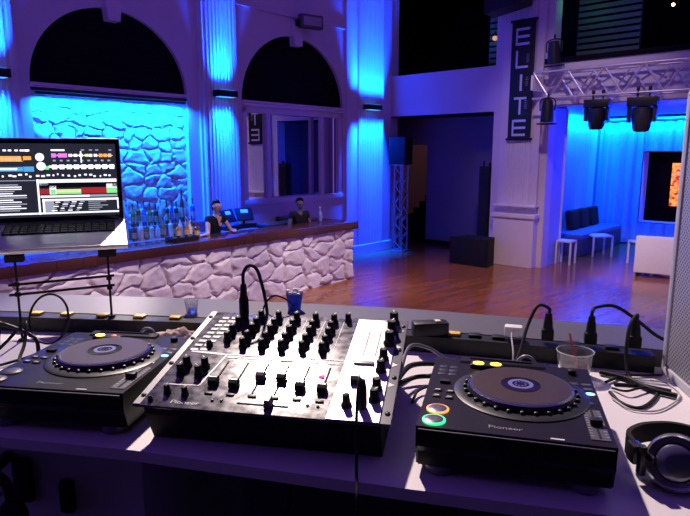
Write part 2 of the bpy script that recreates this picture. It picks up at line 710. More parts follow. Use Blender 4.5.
# --- upstairs behind the two black openings
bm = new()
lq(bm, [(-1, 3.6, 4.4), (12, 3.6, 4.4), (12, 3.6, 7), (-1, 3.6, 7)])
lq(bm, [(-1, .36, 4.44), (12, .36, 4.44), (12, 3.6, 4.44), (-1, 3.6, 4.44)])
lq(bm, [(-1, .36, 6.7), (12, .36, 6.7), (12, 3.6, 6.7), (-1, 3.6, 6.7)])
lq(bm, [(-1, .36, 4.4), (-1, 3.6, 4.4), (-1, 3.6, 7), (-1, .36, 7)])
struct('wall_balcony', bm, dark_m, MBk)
bm = new()
box(bm, (5.8, -.02, 4.42), (3.4, .08, .1), .01)
struct('trim_12', bm, dark_m, MBk)
slat_m = mat('dark_green_slat', (.10, .16, .12), .5)
for (u, n, w, nsl, lab) in ((2.62, .9, .62, 14, 'slatted blind lit dim green inside the upper opening left of the sign'),
                            (4.95, 1.2, 1.3, 14, 'wide slatted blind lit green and blue in the balcony above the truss')):
    t = thing('slatted_blind', lab, 'blind', B(u, n, 4.46), AB)
    bm = new()
    for k in range(nsl):
        box(bm, (0, 0, .1 + k * .135), (w, .03, .09), .004)
    obj('slats', bm, slat_m, t, smooth=False)
    for s in (-1, 1):
        bm = new()
        box(bm, (s * w / 2, .02, 1), (.04, .03, 2.0))
        obj('side_rail', bm, black_m, t, smooth=False)


def point(name, loc, e, c, r=.05):
    l = D.lights.new(name, 'POINT')
    l.energy = e
    l.color = c
    l.shadow_soft_size = r
    o = D.objects.new(name, l)
    COL.objects.link(o)
    o.location = loc
    return o


point('green_balcony_light', B(4.6, .5, 5.6), 1.6, (.1, 1, .25))
point('blue_balcony_light', B(5.5, .6, 5.2), 1.2, (.05, .2, 1))
point('green_opening_light', B(2.3, .4, 5.2), .7, (.1, 1, .3))
bulb_m = mat('warm_bulb_glow', (1, .7, .4), .4, emit=14, ecol=(1, .62, .3))
for (u, n, z, r, lab) in ((2.60, .6, 5.16, .06, 'small orange lamp in the upper opening left of the sign'),
                          (6.28, .8, 5.36, .03, 'tiny bright bulb high in the balcony above the truss')):
    t = thing('wall_lamp', lab, 'lamp', B(u, n, z), AB)
    bm = new()
    sphere(bm, (0, 0, 0), r, 12)
    obj('bulb', bm, mat('dim_orange_glow', (.9, .5, .2), .4, emit=.7, ecol=(.9, .45, .15)) if r > .05 else bulb_m, t)
    bm = new()
    cyl(bm, (0, 0, r * .8), (0, 0, r * 2.2), r * .6, r * .4, 12)
    cyl(bm, (0, 0, r * 2.2), (0, 0, 6.7 - z), .006, .006, 6)
    obj('socket', bm, black_m, t)

# ================================================================== MIRROR IN THE RIGHT ARCH
u0, u1, z0 = BAYS[0]
mir_m = mat('mirror_silver', (.72, .74, .80), .015, 1.0, noise_amt=.0)
t = thing('wall_mirror', 'large white framed mirror in three panes below the right arch', 'mirror', L((u0 + u1) / 2, 0, z0), AL)
W_ = u1 - u0 - .02
hh = ZS - .12 - z0
bm = new()
for s in (-1, 1):
    box(bm, (s * (W_ / 2 - .06), .07, hh / 2), (.12, .10, hh), .01)
box(bm, (0, .07, hh - .05), (W_, .10, .12), .01)
box(bm, (0, .05, .06), (W_, .14, .12), .01)
obj('frame', bm, trim_m, t)
for x in (-W_ / 2 + .70, W_ / 2 - .67):
    bm = new()
    box(bm, (x, .07, hh / 2), (.10, .09, hh - .1), .01)
    obj('mullion', bm, trim_m, t)
MIRROR_TILT = rad(4.45)
bm = new()
box(bm, (0, 0, hh / 2), (W_ - .1, .012, hh - .06))
obj('pane', bm, mir_m, t, T_((0, .165, 0)) @ R_(MIRROR_TILT, 'Z'), smooth=False)

# ================================================================== WALL WASH LIGHTS
BLUE = (.0, .055, 1)
for i, (u, lab) in enumerate(((1.0, 'black up and down wall light on the blue pilaster beside the mirror'),
                              (5.42, 'black up and down wall light on the pilaster between the two arches'),
                              (9.42, 'black up and down wall light at the left edge beside the stone arch'))):
    t = thing('wall_light', lab, 'wall light', L(u, .12, 3.62), AL, 'blue wall wash lights')
    w = .52 if i == 0 else .44
    bm = new()
    box(bm, (0, -.13, .0), (w, .2, .12), .015)
    obj('housing', bm, black_m, t)
    bm = new()
    box(bm, (0, .0, .0), (.14, .08, .08), .006)
    obj('bracket', bm, black_m, t)
    bm = new()
    for zz in (-.063, .063):
        box(bm, (0, -.13, zz), (w * .8, .14, .006))
    obj('lens', bm, mat('blue_lens', (.1, .3, 1), .3, emit=1.5, ecol=(.05, .35, 1)), t)
    for s in (-1, 1):
        a_ = area('wall_light_beam', L(u, .24, 3.62 + s * .09), L(u, .16, 3.62 + s * 2), 235 if i == 0 else 110, BLUE, 1.15 if i == 0 else .42, .10, 42 if i == 0 else 50)
        a_.rotation_euler = (Matrix.Rotation(AL, 4, 'Z') @ Matrix.Rotation(PI - rad(6) if s > 0 else rad(6), 4, 'X')).to_euler()
# LED strip over the stone niche
u0, u1, z0 = BAYS[1]
t = thing('led_strip_light', 'black light bar over the cyan lit stone niche', 'light bar', L((u0 + u1) / 2, -.01, ZS - .15), AL)
bm = new()
box(bm, (0, -.03, 0), (u1 - u0 - .12, .06, .04), .005)
obj('housing', bm, black_m, t)
a_ = area('stone_niche_led', L((u0 + u1) / 2, .10, ZS - .18), L((u0 + u1) / 2, -.25, 1.6), 430, (.0, .14, 1), 2.5, .04, 150)
a_.rotation_euler = (Matrix.Rotation(AL, 4, 'Z') @ Matrix.Rotation(rad(14), 4, 'X')).to_euler()
# LED batten over the stage curtain
t = thing('stage_led_batten', 'long LED batten above the pleated stage curtain', 'light bar', B(6.6, ALC_D - .20, 3.5), AB)
bm = new()
box(bm, (0, 0, 0), (6, .08, .06), .008)
obj('housing', bm, black_m, t)
a_ = area('stage_curtain_led', B(6.6, ALC_D - .22, 3.44), B(6.6, ALC_D, 2), 330, (.0, .16, 1), 5.9, .05, 180)
a_.rotation_euler = (Matrix.Rotation(AB, 4, 'Z') @ Matrix.Rotation(rad(38), 4, 'X')).to_euler()
a_ = area('side_curtain_led', B(3.80, 3.2, 3.44), B(3.6, 3.2, 2), 190, (.0, .16, 1), 3.6, .05, 180)
a_.rotation_euler = (Matrix.Rotation(AB + PI / 2, 4, 'Z') @ Matrix.Rotation(rad(38), 4, 'X')).to_euler()
point('stage_blue_wash', B(6.8, 1.6, 3.1), 260, (.0, .012, 1), .2)

# ================================================================== ELITE SIGN
t = thing('banner_sign', 'tall black vertical sign reading ELITE on the pilaster', 'sign', B(3.67, -.12, 2.82), AB)
SH = 2.47
bm = new()
box(bm, (0, -.03, SH / 2), (.52, .05, SH), .008)
obj('panel', bm, black_m, t)
bm = new()
for z in (.0, SH):
    box(bm, (0, -.03, z), (.60, .06, .05), .01)
obj('frame', bm, matte_m, t)
lm = mat('silver_letter', (.62, .62, .72), .4, .2)
FX = R_(PI / 2, 'X')
for k, ch in enumerate('ELITE'):
    zc = SH - .33 - k * .475
    if ch in 'ET' or ch == 'L':
        bm = new()
        s = .30
        if ch == 'E':
            for dz in (-.15, 0, .15):
                box(bm, (.01, 0, dz), (.28, .01, .05))
            box(bm, (-.14, 0, 0), (.035, .01, .34))
        elif ch == 'L':
            box(bm, (0, 0, -.15), (.28, .01, .045))
            box(bm, (-.12, 0, .02), (.04, .01, .34))
        elif ch == 'T':
            box(bm, (0, 0, .15), (.28, .01, .045))
            box(bm, (0, 0, -.02), (.045, .01, .34))
    else:
        bm = new()
        box(bm, (0, 0, 0), (.05, .01, .34))
    obj('letter', bm, lm, t, T_((0, -.06, zc)), smooth=False)

bm = new()
for zc, x0 in ((SH - .33 - .475, .10), (SH - .33 - 2 * .475, .10), (SH - .33 - 3 * .475, .10)):
    for q in range(5):
        box(bm, (x0 + .03, -.057, zc - .06 + q * .04), (.05 + .02 * (q % 2), .004, .014))
obj('small_print', bm, mat('dim_print', (.25, .25, .30), .5), t, smooth=False)

# hanging loudspeaker above the sign, emergency floodlight
t = thing('ceiling_speaker', 'black loudspeaker hanging at the top edge above the sign', 'loudspeaker', B(3.42, -.45, 5.42), AB)
bm = new()
prism(bm, [(-.42, 0), (.42, .12), (.55, .9), (-.42, .9)], -.25, .25, axis='y')
obj('cabinet', bm, black_m, t, smooth=False)
bm = new()
cyl(bm, (-.2, 0, .88), (-.2, 0, 1.5), .012)
cyl(bm, (.3, 0, .88), (.3, 0, 1.5), .012)
obj('hanger', bm, black_m, t)
t = thing('emergency_light', 'rectangular floodlight fixed to the wall above the right arch', 'floodlight', L(3.12, .20, 5.10), AL - .25)
bm = new()
box(bm, (0, -.06, .16), (.54, .16, .28), .02)
obj('housing', bm, mat('grey_metal_dark', (.10, .10, .11), .4, .5), t)
bm = new()
box(bm, (0, -.145, .16), (.44, .01, .18), .004)
obj('lens', bm, mat('flood_glass', (.34, .33, .36), .25), t)
bm = new()
cyl(bm, (-.30, .0, .12), (-.30, .25, .12), .02)
box(bm, (-.30, .0, .12), (.06, .1, .12), .01)
obj('bracket', bm, matte_m, t)

# ================================================================== BAR
UB, NB, ZB = 3.62, 1.88, 1.17
t = thing('bar_counter', 'long bar with white boulder stone front and brown wooden top', 'bar', L(UB, NB, 0), AL)
# local: x along toward the corner (negative = away from it), y = toward the wall
LEN = 6.6
obj('stone_front', stone_grid(LEN, 1.02, 400, 80, .40, .095, 5.0), stone_m, t, T_((-LEN, .06, 0)))
sg = stone_grid(1.75, 1.02, 60, 50, .36, .06, 8.0)
obj('stone_end', sg, stone_m, t, T_((-.03, .05, 0)) @ R_(PI / 2, 'Z'))
bm = new()
box(bm, (-LEN / 2, .31, .5), (LEN - .2, .48, .99))
box(bm, (-.27, .95, .5), (.32, 1.7, .99))
obj('carcass', bm, mat('bar_carcass', (.10, .06, .06), .7), t, smooth=False)
bm = new()
box(bm, (-LEN / 2 + .04, .25, 1.095), (LEN + .12, .62, .15), .018)
obj('counter_top', bm, barwood_m, t)
bm = new()
box(bm, (-.17, 1.21, 1.095), (.46, 1.29, .15), .018)
obj('return_top', bm, barwood_m, t)
# back counter
t = thing('back_counter', 'low dark counter behind the bar holding the bottles', 'counter', L(5.0, .02, 0), AL)
bm = new()
box(bm, (-2.5, -.28, .5), (5.0, .52, 1.0), .01)
obj('cabinet', bm, mat('back_bar_wood', (.06, .035, .04), .5), t)
bm = new()
box(bm, (-2.5, -.30, 1.03), (5.05, .60, .06), .01)
obj('counter_top', bm, mat('back_bar_top', (.16, .12, .16), .3), t)
bm = new()
box(bm, (-2.3, -.14, 1.16), (2.6, .22, .2), .008)
obj('bottle_step', bm, mat('back_bar_top', (.16, .12, .16), .3), t)


def bottle_bm(h, r, neck, kind):
    bm = new()
    if kind == 0:
        lathe(bm, [(r * .9, 0), (r, .01), (r, h * .58), (r * .75, h * .66), (neck, h * .74), (neck, h * .95), (neck * 1.25, h * .955), (neck * 1.25, h * .985)], seg=14)
    elif kind == 1:
        lathe(bm, [(r * .9, 0), (r, .012), (r * 1.02, h * .4), (r * .9, h * .55), (neck, h * .72), (neck, h * .97)], seg=14)
    else:
        lathe(bm, [(r, 0), (r, h * .68), (neck, h * .75), (neck, h * .96)], seg=4 if kind == 3 else 14)
    return bm


B_COL = [('clear', (.62, .68, .85)), ('amber', (.42, .16, .03)), ('dark green', (.03, .10, .05)), ('pale', (.72, .64, .55)), ('brown', (.16, .06, .025)), ('blue', (.06, .14, .5))]
ORD = ['first', 'second', 'third', 'fourth', 'fifth', 'sixth', 'seventh', 'eighth', 'ninth', 'tenth', 'eleventh', 'twelfth', 'thirteenth', 'fourteenth', 'fifteenth', 'sixteenth', 'seventeenth', 'eighteenth']


def bottle(u, n, z, h, ci, kind, label, group):
    cn, c = B_COL[ci]
    t = thing('bottle', label, 'bottle', L(u, n, z), rnd.random() * 3, group)
    r = rnd.uniform(.036, .048)
    obj('glass', bottle_bm(h, r, .014, kind), mat('bottle_' + cn.replace(' ', '_'), c, .08, spec=.8, trans=.25 if cn == 'clear' else .0), t)
    bm = new()
    cyl(bm, (0, 0, h * .95), (0, 0, h * 1.05), .017, .015, 10)
    obj('cap', bm, mat('bottle_cap', (.10, .09, .10), .35, .4), t)
    if kind != 3:
        bm = new()
        cyl(bm, (0, 0, h * .16), (0, 0, h * .46), r * 1.03, r * 1.03, 14, cap=False)
        obj('label', bm, mat('bottle_label_%d' % (ci % 3), [(.72, .66, .58), (.55, .42, .2), (.5, .5, .6)][ci % 3], .6), t)
    return t


N1 = 15
for k in range(N1):
    ci = rnd.choice([0, 1, 3, 4, 5, 2, 4])
    bottle(7.72 - k * .108, .15 + rnd.uniform(-.02, .02), 1.26, rnd.uniform(.30, .44) if k != 12 else .60, ci, rnd.choice([0, 1, 2, 0]),
           '%s bottle, %s from the left in the rear row by the stone niche' % (B_COL[ci][0], ORD[k]), 'bottles in the rear row behind the bar')
N2 = 13
for k in range(N2):
    ci = [0, 3, 4, 3, 1, 3, 0, 1, 3, 4, 3, 0, 4][k]
    bottle(7.78 - k * .115, .42 + rnd.uniform(-.03, .03), 1.06, rnd.uniform(.26, .36), ci, rnd.choice([0, 1, 0, 2]),
           '%s bottle, %s from the left in the front row on the back counter' % (B_COL[ci][0], ORD[k]), 'bottles in the front row behind the bar')
# bottles on the bar beside the bartender
for k, (u, n, h, ci) in enumerate(((7.33, 1.42, .27, 1), (7.2, 1.46, .30, 1), (7.1, 1.40, .28, 3), (7.02, 1.47, .24, 4))):
    bottle(u, n, 1.17, h, ci, [0, 1, 0, 2][k], '%s bottle, %s from the left of four on the bar beside the bartender' % (B_COL[ci][0], ORD[k]), 'bottles on the bar top')

# bar caddy tray
t = thing('bar_caddy', 'flat black bar caddy on the wooden top left of the bartender', 'caddy', L(7.42, 1.66, 1.17), AL)
bm = new()
box(bm, (0, 0, .012), (.46, .22, .024), .006)
obj('tray', bm, black_m, t)
bm = new()
for s in (-1, 1):
    box(bm, (0, s * .105, .04), (.46, .012, .06), .003)
    box(bm, (s * .225, 0, .04), (.012, .2, .06), .003)
obj('rim', bm, black_m, t)
for k in range(3):
    bm = new()
    lathe(bm, [(.03, .024), (.036, .07), (.033, .07), (.028, .03)], (-.14 + k * .14, 0, 0), 12)
    obj('compartment', bm, mat('caddy_cup', (.2, .2, .25), .3), t)

# point of sale terminals and dark equipment behind the bar
scr_m = mat('pos_screen_glow', (.05, .2, .6), .3, emit=1.1, ecol=(.05, .35, 1))


def pos(u, n, z, ry, lab):
    t = thing('sales_terminal', lab, 'till', L(u, n, z), AL + ry)
    bm = new()
    prism(bm, [(-.16, 0), (.14, 0), (.12, .06), (-.16, .09)], -.17, .17, axis='x')
    obj('base', bm, black_m, t, smooth=False)
    bm = new()
    box(bm, (0, 0, .0), (.36, .04, .27), .012)
    sc = obj('monitor', bm, black_m, t, T_((0, .02, .26)) @ R_(rad(-28), 'X'))
    bm = new()
    box(bm, (0, -.021, .06), (.16, .004, .07))
    obj('screen', bm, scr_m, sc, smooth=False)
    bm = new()
    cyl(bm, (0, .05, .06), (0, .04, .22), .025, .02, 10)
    obj('stand', bm, black_m, t)


pos(5.55, .40, 1.06, .3, 'black touchscreen till with blue glow right of the bartender')
pos(5.12, .34, 1.06, -.2, 'black touchscreen till, second right of the bartender')
t = thing('equipment_case', 'low black box behind the bar between tills and second person', 'box', L(5.0, 1.08, .62), AL)
bm = new()
box(bm, (0, 0, .25), (.5, .3, .5), .02)
obj('body', bm, black_m, t)
bm = new()
box(bm, (.05, -.155, .36), (.2, .01, .05), .003)
obj('handle', bm, mat('till_blue_trim', (.15, .18, .5), .4), t)
bm = new()
box(bm, (-.05, 0, -.31), (.6, .4, .62), .01)
obj('stand', bm, matte_m, t)
t = thing('ice_bin', 'wide dark ice bin behind the bar beneath the mirror', 'bin', L(4.55, .66, 0), AL)
bm = new()
box(bm, (.1, 0, .55), (1.0, .35, 1.1), .02)
obj('body', bm, black_m, t)
bm = new()
box(bm, (.1, 0, 1.11), (1.02, .37, .04), .01)
obj('lid', bm, mat('bin_lid', (.05, .05, .07), .3), t)
glass_m = mat('clear_glass', (.9, .92, .96), .03, trans=.92, spec=.6, noise_amt=0)
t = thing('bottle', 'clear bottle standing alone near the far right end of the bar', 'bottle', L(4.02, 1.35, 1.17))
obj('glass', bottle_bm(.27, .045, .016, 0), mat('bottle_pale_blue', (.35, .42, .85), .15, trans=.3), t)
bm = new()
cyl(bm, (0, 0, .26), (0, 0, .285), .018)
obj('cap', bm, white_m, t)
t = thing('candle_jar', 'small bright candle jar on the bar near the second person', 'candle', L(4.02, .80, 1.17))
bm = new()
lathe(bm, [(.03, 0), (.035, .005), (.035, .09), (.03, .09), (.03, .01)], seg=14)
obj('jar', bm, glass_m, t)
bm = new()
cyl(bm, (0, 0, .012), (0, 0, .06), .026, .026, 12)
obj('candle', bm, mat('candle_glow', (1, .75, .45), .5, emit=1.8, ecol=(1, .6, .25)), t)


# ================================================================== PEOPLE
skin_m = mat('skin', (.66, .38, .29), .5, noise_amt=.05)
hair_m = mat('dark_hair', (.02, .013, .012), .5)
cloth_m = mat('black_cloth', (.013, .012, .016), .85, spec=.2)


def skinned(name, joints, bones, m, parent, root=0, sub=2):
    """one continuous surface grown over a skeleton: joints = [(co, rx, ry)], bones = index pairs"""
    me = D.meshes.new(name)
    me.from_pydata([Vector(j[0]) for j in joints], bones, [])
    o = D.objects.new(name, me)
    COL.objects.link(o)
    md = o.modifiers.new('skin', 'SKIN')
    md.use_smooth_shade = True
    for i, v in enumerate(me.skin_vertices[0].data):
        v.radius = (joints[i][1], joints[i][2])
        v.use_root = (i == root)
    sd = o.modifiers.new('smooth', 'SUBSURF')
    sd.levels = sub
    sd.render_levels = sub
    bpy.context.view_layer.update()
    dg = bpy.context.evaluated_depsgraph_get()
    me2 = D.meshes.new_from_object(o.evaluated_get(dg))
    D.objects.remove(o)
    me2.name = name
    me2.materials.clear()
    for x in (m if isinstance(m, (list, tuple)) else [m]):
        me2.materials.append(x)
    me2.shade_smooth()
    o = D.objects.new(name, me2)
    COL.objects.link(o)
    o.parent = parent
    return o


def add_hand(J, Bn, wi, w, fwd, side, up, s=1.0):
    """palm and five fingers: w wrist position, fwd finger direction, side towards thumb"""
    fwd, side, up = fwd.normalized(), side.normalized(), up.normalized()
    pc = w + fwd * .05 * s
    J.append((pc, .030 * s, .017 * s))
    pi_ = len(J) - 1
    Bn.append((wi, pi_))
    for k, (off, ln) in enumerate(((.027, .075), (.009, .085), (-.009, .078), (-.026, .06))):
        b = w + fwd * .095 * s + side * off * s
        J.append((b, .009 * s, .009 * s))
        bi = len(J) - 1
        Bn.append((pi_, bi))
        J.append((b + fwd * ln * .55 * s + up * .004, .0085 * s, .008 * s))
        Bn.append((bi, bi + 1))
        J.append((b + fwd * ln * s - up * .008, .007 * s, .007 * s))
        Bn.append((bi + 1, bi + 2))
    tb = w + fwd * .035 * s + side * .035 * s
    J.append((tb, .011 * s, .011 * s))
    ti = len(J) - 1
    Bn.append((pi_, ti))
    J.append((tb + (fwd * .7 + side * .6).normalized() * .04 * s, .010 * s, .009 * s))
    Bn.append((ti, ti + 1))
    J.append((tb + (fwd * .85 + side * .5).normalized() * .068 * s, .008 * s, .008 * s))
    Bn.append((ti + 1, ti + 2))


def person(label, mtx, height, hands, lean, hair_len, skin_m=skin_m):
    """faces local -y; hands = {side: elbow, wrist, finger direction}"""
    t = thing('person', label, 'person', mtx=mtx)
    k = height / 1.66
    J, Bn = [], []

    def j(x, y, z, rx, ry=None):
        J.append((Vector((x * k, (y - lean * max(0, z - .95)) * k, z * k)), rx * k, (ry or rx) * k))
        return len(J) - 1
    pel = j(0, 0, .92, .145, .10)
    wai = j(0, 0, 1.06, .115, .085)
    rib = j(0, 0, 1.22, .135, .095)
    che = j(0, 0, 1.33, .13, .085)
    nek = j(0, 0, 1.42, .05, .048)
    nk2 = j(0, -.012, 1.47, .046, .046)
    hd0 = j(0, -.02, 1.52, .062, .072)
    hd1 = j(0, -.018, 1.58, .072, .085)
    hd2 = j(0, -.012, 1.635, .055, .066)
    Bn += [(pel, wai), (wai, rib), (rib, che), (che, nek), (nek, nk2), (nk2, hd0), (hd0, hd1), (hd1, hd2)]
    for s in (-1, 1):
        hip = j(s * .09, 0, .86, .085)
        kn = j(s * .10, -.01, .48, .055)
        an = j(s * .10, .02, .09, .036)
        to = j(s * .11, -.12, .035, .032, .028)
        Bn += [(pel, hip), (hip, kn), (kn, an), (an, to)]
        sh = j(s * .165, 0, 1.37, .052)
        Bn.append((che, sh))
        el, wr, fd = hands[s]
        J.append((Vector(el), .037 * k, .037 * k))
        ei = len(J) - 1
        J.append((Vector(wr), .025 * k, .022 * k))
        wi = len(J) - 1
        Bn += [(sh, ei), (ei, wi)]
        fd = Vector(fd)
        add_hand(J, Bn, wi, Vector(wr), fd, Vector((0, 0, 1)).cross(fd) * s * -1, Vector((0, 0, 1)), .95 * k)
    body = skinned('body', J, Bn, skin_m, t, 0)
    hc = J[hd1][0]
    # features on the head
    bm = new()
    for s in (-1, 1):
        sphere(bm, hc + Vector((s * .030, -.074, .006)) * k, .006 * k, 8)
    obj('eyes', bm, mat('eye_dark', (.06, .04, .035), .3), t)
    bm = new()
    box(bm, hc + Vector((0, -.088, -.048)) * k, (.042 * k, .012 * k, .012 * k), .004)
    obj('mouth', bm, mat('lips', (.42, .12, .11), .5), t)
    bm = new()
    cyl(bm, hc + Vector((0, -.082, .008)) * k, hc + Vector((0, -.104, -.022)) * k, .007 * k, .013 * k, 8)
    for s in (-1, 1):
        sphere(bm, hc + Vector((s * .076, .0, -.004)) * k, .02 * k, 8, sz=1.5)
    obj('face_features', bm, skin_m, t)
    # hair as a cap behind and above the face
    bm = new()
    t2 = bmesh.new()
    bmesh.ops.create_uvsphere(t2, u_segments=28, v_segments=20, radius=1)
    kill = [v for v in t2.verts if (v.co.y < -.12 and v.co.z < .72) or v.co.z < -.75]
    bmesh.ops.delete(t2, geom=kill, context='VERTS')
    t2.verts.index_update()
    add_mesh(bm, [hc + Vector((v.co.x * .086, v.co.y * .100 + .008, v.co.z * .098 + .016)) * k for v in t2.verts], [[v.index for v in f.verts] for f in t2.faces])
    t2.free()
    if hair_len:
        lathe(bm, [(.02, -.05), (.045, -.03), (.052, .02), (.04, .07)], hc + Vector((0, .075 * k, -.03)), 12)
    obj('hair', bm, hair_m, t)
    # sleeveless or short sleeved black top and trousers follow the same skeleton, a little wider
    CJ, CB = [], []
    for i in (pel, wai, rib, che):
        c, a, b = J[i]
        CJ.append((c, a + .014, b + .016))
    CB = [(0, 1), (1, 2), (2, 3)]
    base = che + 6 - 1
    sh_i = [i for i in range(len(J)) if abs(abs(J[i][0].x) - .165 * k) < 1e-4 and J[i][0].z > 1.3 * k]
    for i in sh_i:
        c, a, b = J[i]
        CJ.append((c + Vector((0, 0, .0)), a + .012, b + .012))
        CB.append((3, len(CJ) - 1))
        e = J[i + 1][0]
        CJ.append((c.lerp(e, .42), .054 * k, .054 * k))
        CB.append((len(CJ) - 2, len(CJ) - 1))
    skinned('top', CJ, CB, cloth_m, t, 0)
    if hair_len:
        bm = new()
        cc = J[che][0]
        prism(bm, [(-.055 * k, .075 * k), (.055 * k, .075 * k), (.012 * k, -.07 * k), (-.012 * k, -.07 * k)], -.108 * k, -.095 * k, axis='y', mtx=T_(cc))
        obj('neckline', bm, skin_m, t)
    TJ = [(J[pel][0] + Vector((0, 0, .02)), .158 * k, .116 * k)]
    TB = []
    for s, h0 in ((-1, None), (1, None)):
        pts = [Vector((s * .09, 0, .86)), Vector((s * .10, -.01, .48)), Vector((s * .10, .02, .12))]
        prev = 0
        for q, rr in zip(pts, (.098, .07, .056)):
            TJ.append((q * k, rr * k, rr * k))
            TB.append((prev, len(TJ) - 1))
            prev = len(TJ) - 1
    skinned('trousers', TJ, TB, cloth_m, t, 0)
    return t


# bartender leaning on the bar, facing the room
mb = T_(L(6.42, 1.06, 0)) @ R_(AL + .12, 'Z')
person('woman bartender in a black v-neck top leaning on the bar', mb, 1.70,
       {-1: ((-.27, -.18, 1.16), (-.47, -.34, 1.195), (-1, -.35, 0)), 1: ((.30, -.14, 1.17), (.20, -.36, 1.195), (-.8, -.6, 0))}, .18, True)
mb = T_(L(4.42, 1.14, 0)) @ R_(AL - .3, 'Z')
person('person in dark clothes behind the bar in front of the mirror', mb, 1.63,
       {-1: ((-.24, -.05, 1.08), (-.17, -.25, 1.02), (.4, -1, 0)), 1: ((.24, -.05, 1.08), (.15, -.25, 1.02), (-.4, -1, 0))}, .10, False, mat('brown_skin', (.20, .10, .075), .5))

# ================================================================== FAR ROOM OBJECTS
# loudspeaker on a truss tower in the opening
TW = B(.52, -.15, 0)
t = thing('truss_tower', 'grey truss tower carrying a black loudspeaker beside the blue pilaster', 'truss stand', TW, AB)
bm = new()
h_ = 2.22
for sx in (-.12, .12):
    for sy in (-.12, .12):
        cyl(bm, (sx, sy, .03), (sx, sy, h_), .022, .022, 8)
tw_m = mat('truss_grey', (.42, .40, .44), .35, .8)
obj('upright_tubes', bm, tw_m, t)
bm = new()
n = 9
for k in range(n):
    za, zb = .05 + (h_ - .1) * k / n, .05 + (h_ - .1) * (k + 1) / n
    s = 1 if k % 2 else -1
    for q in (-.12, .12):
        cyl(bm, (-.12 * s, q, za), (.12 * s, q, zb), .010, .010, 6)
        cyl(bm, (q, -.12 * s, za), (q, .12 * s, zb), .010, .010, 6)
obj('bracing', bm, tw_m, t)
bm = new()
box(bm, (0, 0, .015), (.40, .40, .03), .005)
obj('base_plate', bm, tw_m, t)
bm = new()
box(bm, (0, 0, h_ + .01), (.36, .36, .02), .004)
obj('top_plate', bm, tw_m, t)


def speaker(label, loc, rz, w, d, h, cat='loudspeaker', name='loudspeaker'):
    t = thing(name, label, cat, loc, rz)
    bm = new()
    prism(bm, [(-w / 2, -d / 2), (w / 2, -d / 2), (w * .36, d / 2), (-w * .36, d / 2)], 0, h)
    obj('cabinet', bm, matte_m, t, smooth=False)
    bm = new()
    box(bm, (0, -d / 2 - .006, h / 2), (w * .9, .014, h * .92), .004)
    obj('grille', bm, matte_m, t)
    return t


speaker('black loudspeaker on top of the truss tower', TW + Vector((0, 0, h_ + .02)), AB, .52, .4, .68)
t = speaker('low wide black subwoofer on the floor by the hallway opening', B(2.90, -.52, 0), AB, .98, .55, .62, 'subwoofer', 'subwoofer')
t = thing('tall_speaker', 'tall narrow black column loudspeaker standing at the right edge of the hallway opening', 'loudspeaker', B(2.79, .12, 0), AB)
bm = new()
box(bm, (0, 0, 1.12), (.26, .26, 2.20), .01)
obj('cabinet', bm, black_m, t)
bm = new()
box(bm, (0, -.134, 1.15), (.22, .012, 2.0), .004)
obj('grille', bm, matte_m, t)
bm = new()
box(bm, (0, 0, .015), (.30, .32, .03), .006)
obj('base', bm, matte_m, t)
bm = new()
cyl(bm, (-.08, 0, 2.2), (-.08, 0, 2.34), .02)
cyl(bm, (.07, 0, 2.2), (.07, 0, 2.3), .03)
obj('top_bracket', bm, black_m, t)

# truss above the stage
t = thing('lighting_truss', 'silver box truss spanning above the stage opening', 'truss', B(4.15, -.62, 3.61), AB)
tl, th_, td = 5.6, .52, .42
bm = new()
for y in (0, td):
    for z in (0, th_):
        cyl(bm, (0, y, z), (tl, y, z), .026, .026, 10)
tr_m = mat('truss_silver', (.78, .74, .80), .35, .7)
obj('chord_tubes', bm, tr_m, t)
bm = new()
n = 16
for k in range(n):
    xa, xb = tl * k / n, tl * (k + 1) / n
    z0_, z1_ = (0, th_) if k % 2 else (th_, 0)
    cyl(bm, (xa, 0, z0_), (xb, 0, z1_), .018, .018, 6)
    cyl(bm, (xa, td, z1_), (xb, td, z0_), .018, .018, 6)
    y0_, y1_ = (0, td) if k % 2 else (td, 0)
    cyl(bm, (xa, y0_, 0), (xb, y1_, 0), .018, .018, 6)
    cyl(bm, (xa, y0_, th_), (xb, y1_, th_), .018, .018, 6)
obj('lattice', bm, tr_m, t)
bm = new()
box(bm, (-.01, td / 2, th_ / 2 + .06), (.05, td + .08, .30), .01)
obj('end_plate', bm, white_m, t)
bm = new()
for x in (.5, 2.4, 4.8):
    box(bm, (x, .50, .26), (.05, .16, .05), .005)
obj('wall_bracket', bm, tr_m, t)


def moving_head(loc, label, s=1.0):
    t = thing('stage_light', label, 'stage light', loc, AB + .1, 'stage lights on the truss')
    bm = new()
    box(bm, (0, 0, -.12 * s), (.46 * s, .28 * s, .15 * s), .015)
    obj('base', bm, black_m, t)
    bm = new()
    for x in (-.09 * s, .09 * s):
        cyl(bm, (x, 0, -.06 * s), (x, 0, .10 * s), .018, .018, 8)
        box(bm, (x, 0, .10 * s), (.05, .08, .07), .006)
    obj('clamp', bm, black_m, t)
    for x in (-.195 * s, .195 * s):
        bm = new()
        box(bm, (x, 0, -.30 * s), (.055 * s, .16 * s, .30 * s), .012)
        obj('yoke_arm', bm, black_m, t)
    bm = new()
    lathe(bm, [(.02 * s, -.60 * s), (.115 * s, -.60 * s), (.14 * s, -.54 * s), (.165 * s, -.34 * s), (.155 * s, -.22 * s), (.05 * s, -.18 * s)], seg=18)
    obj('head', bm, black_m, t)
    bm = new()
    cyl(bm, (0, 0, -.612 * s), (0, 0, -.60 * s), .08 * s, .08 * s, 16)
    obj('lens', bm, mat('dark_lens', (.03, .03, .06), .08), t)


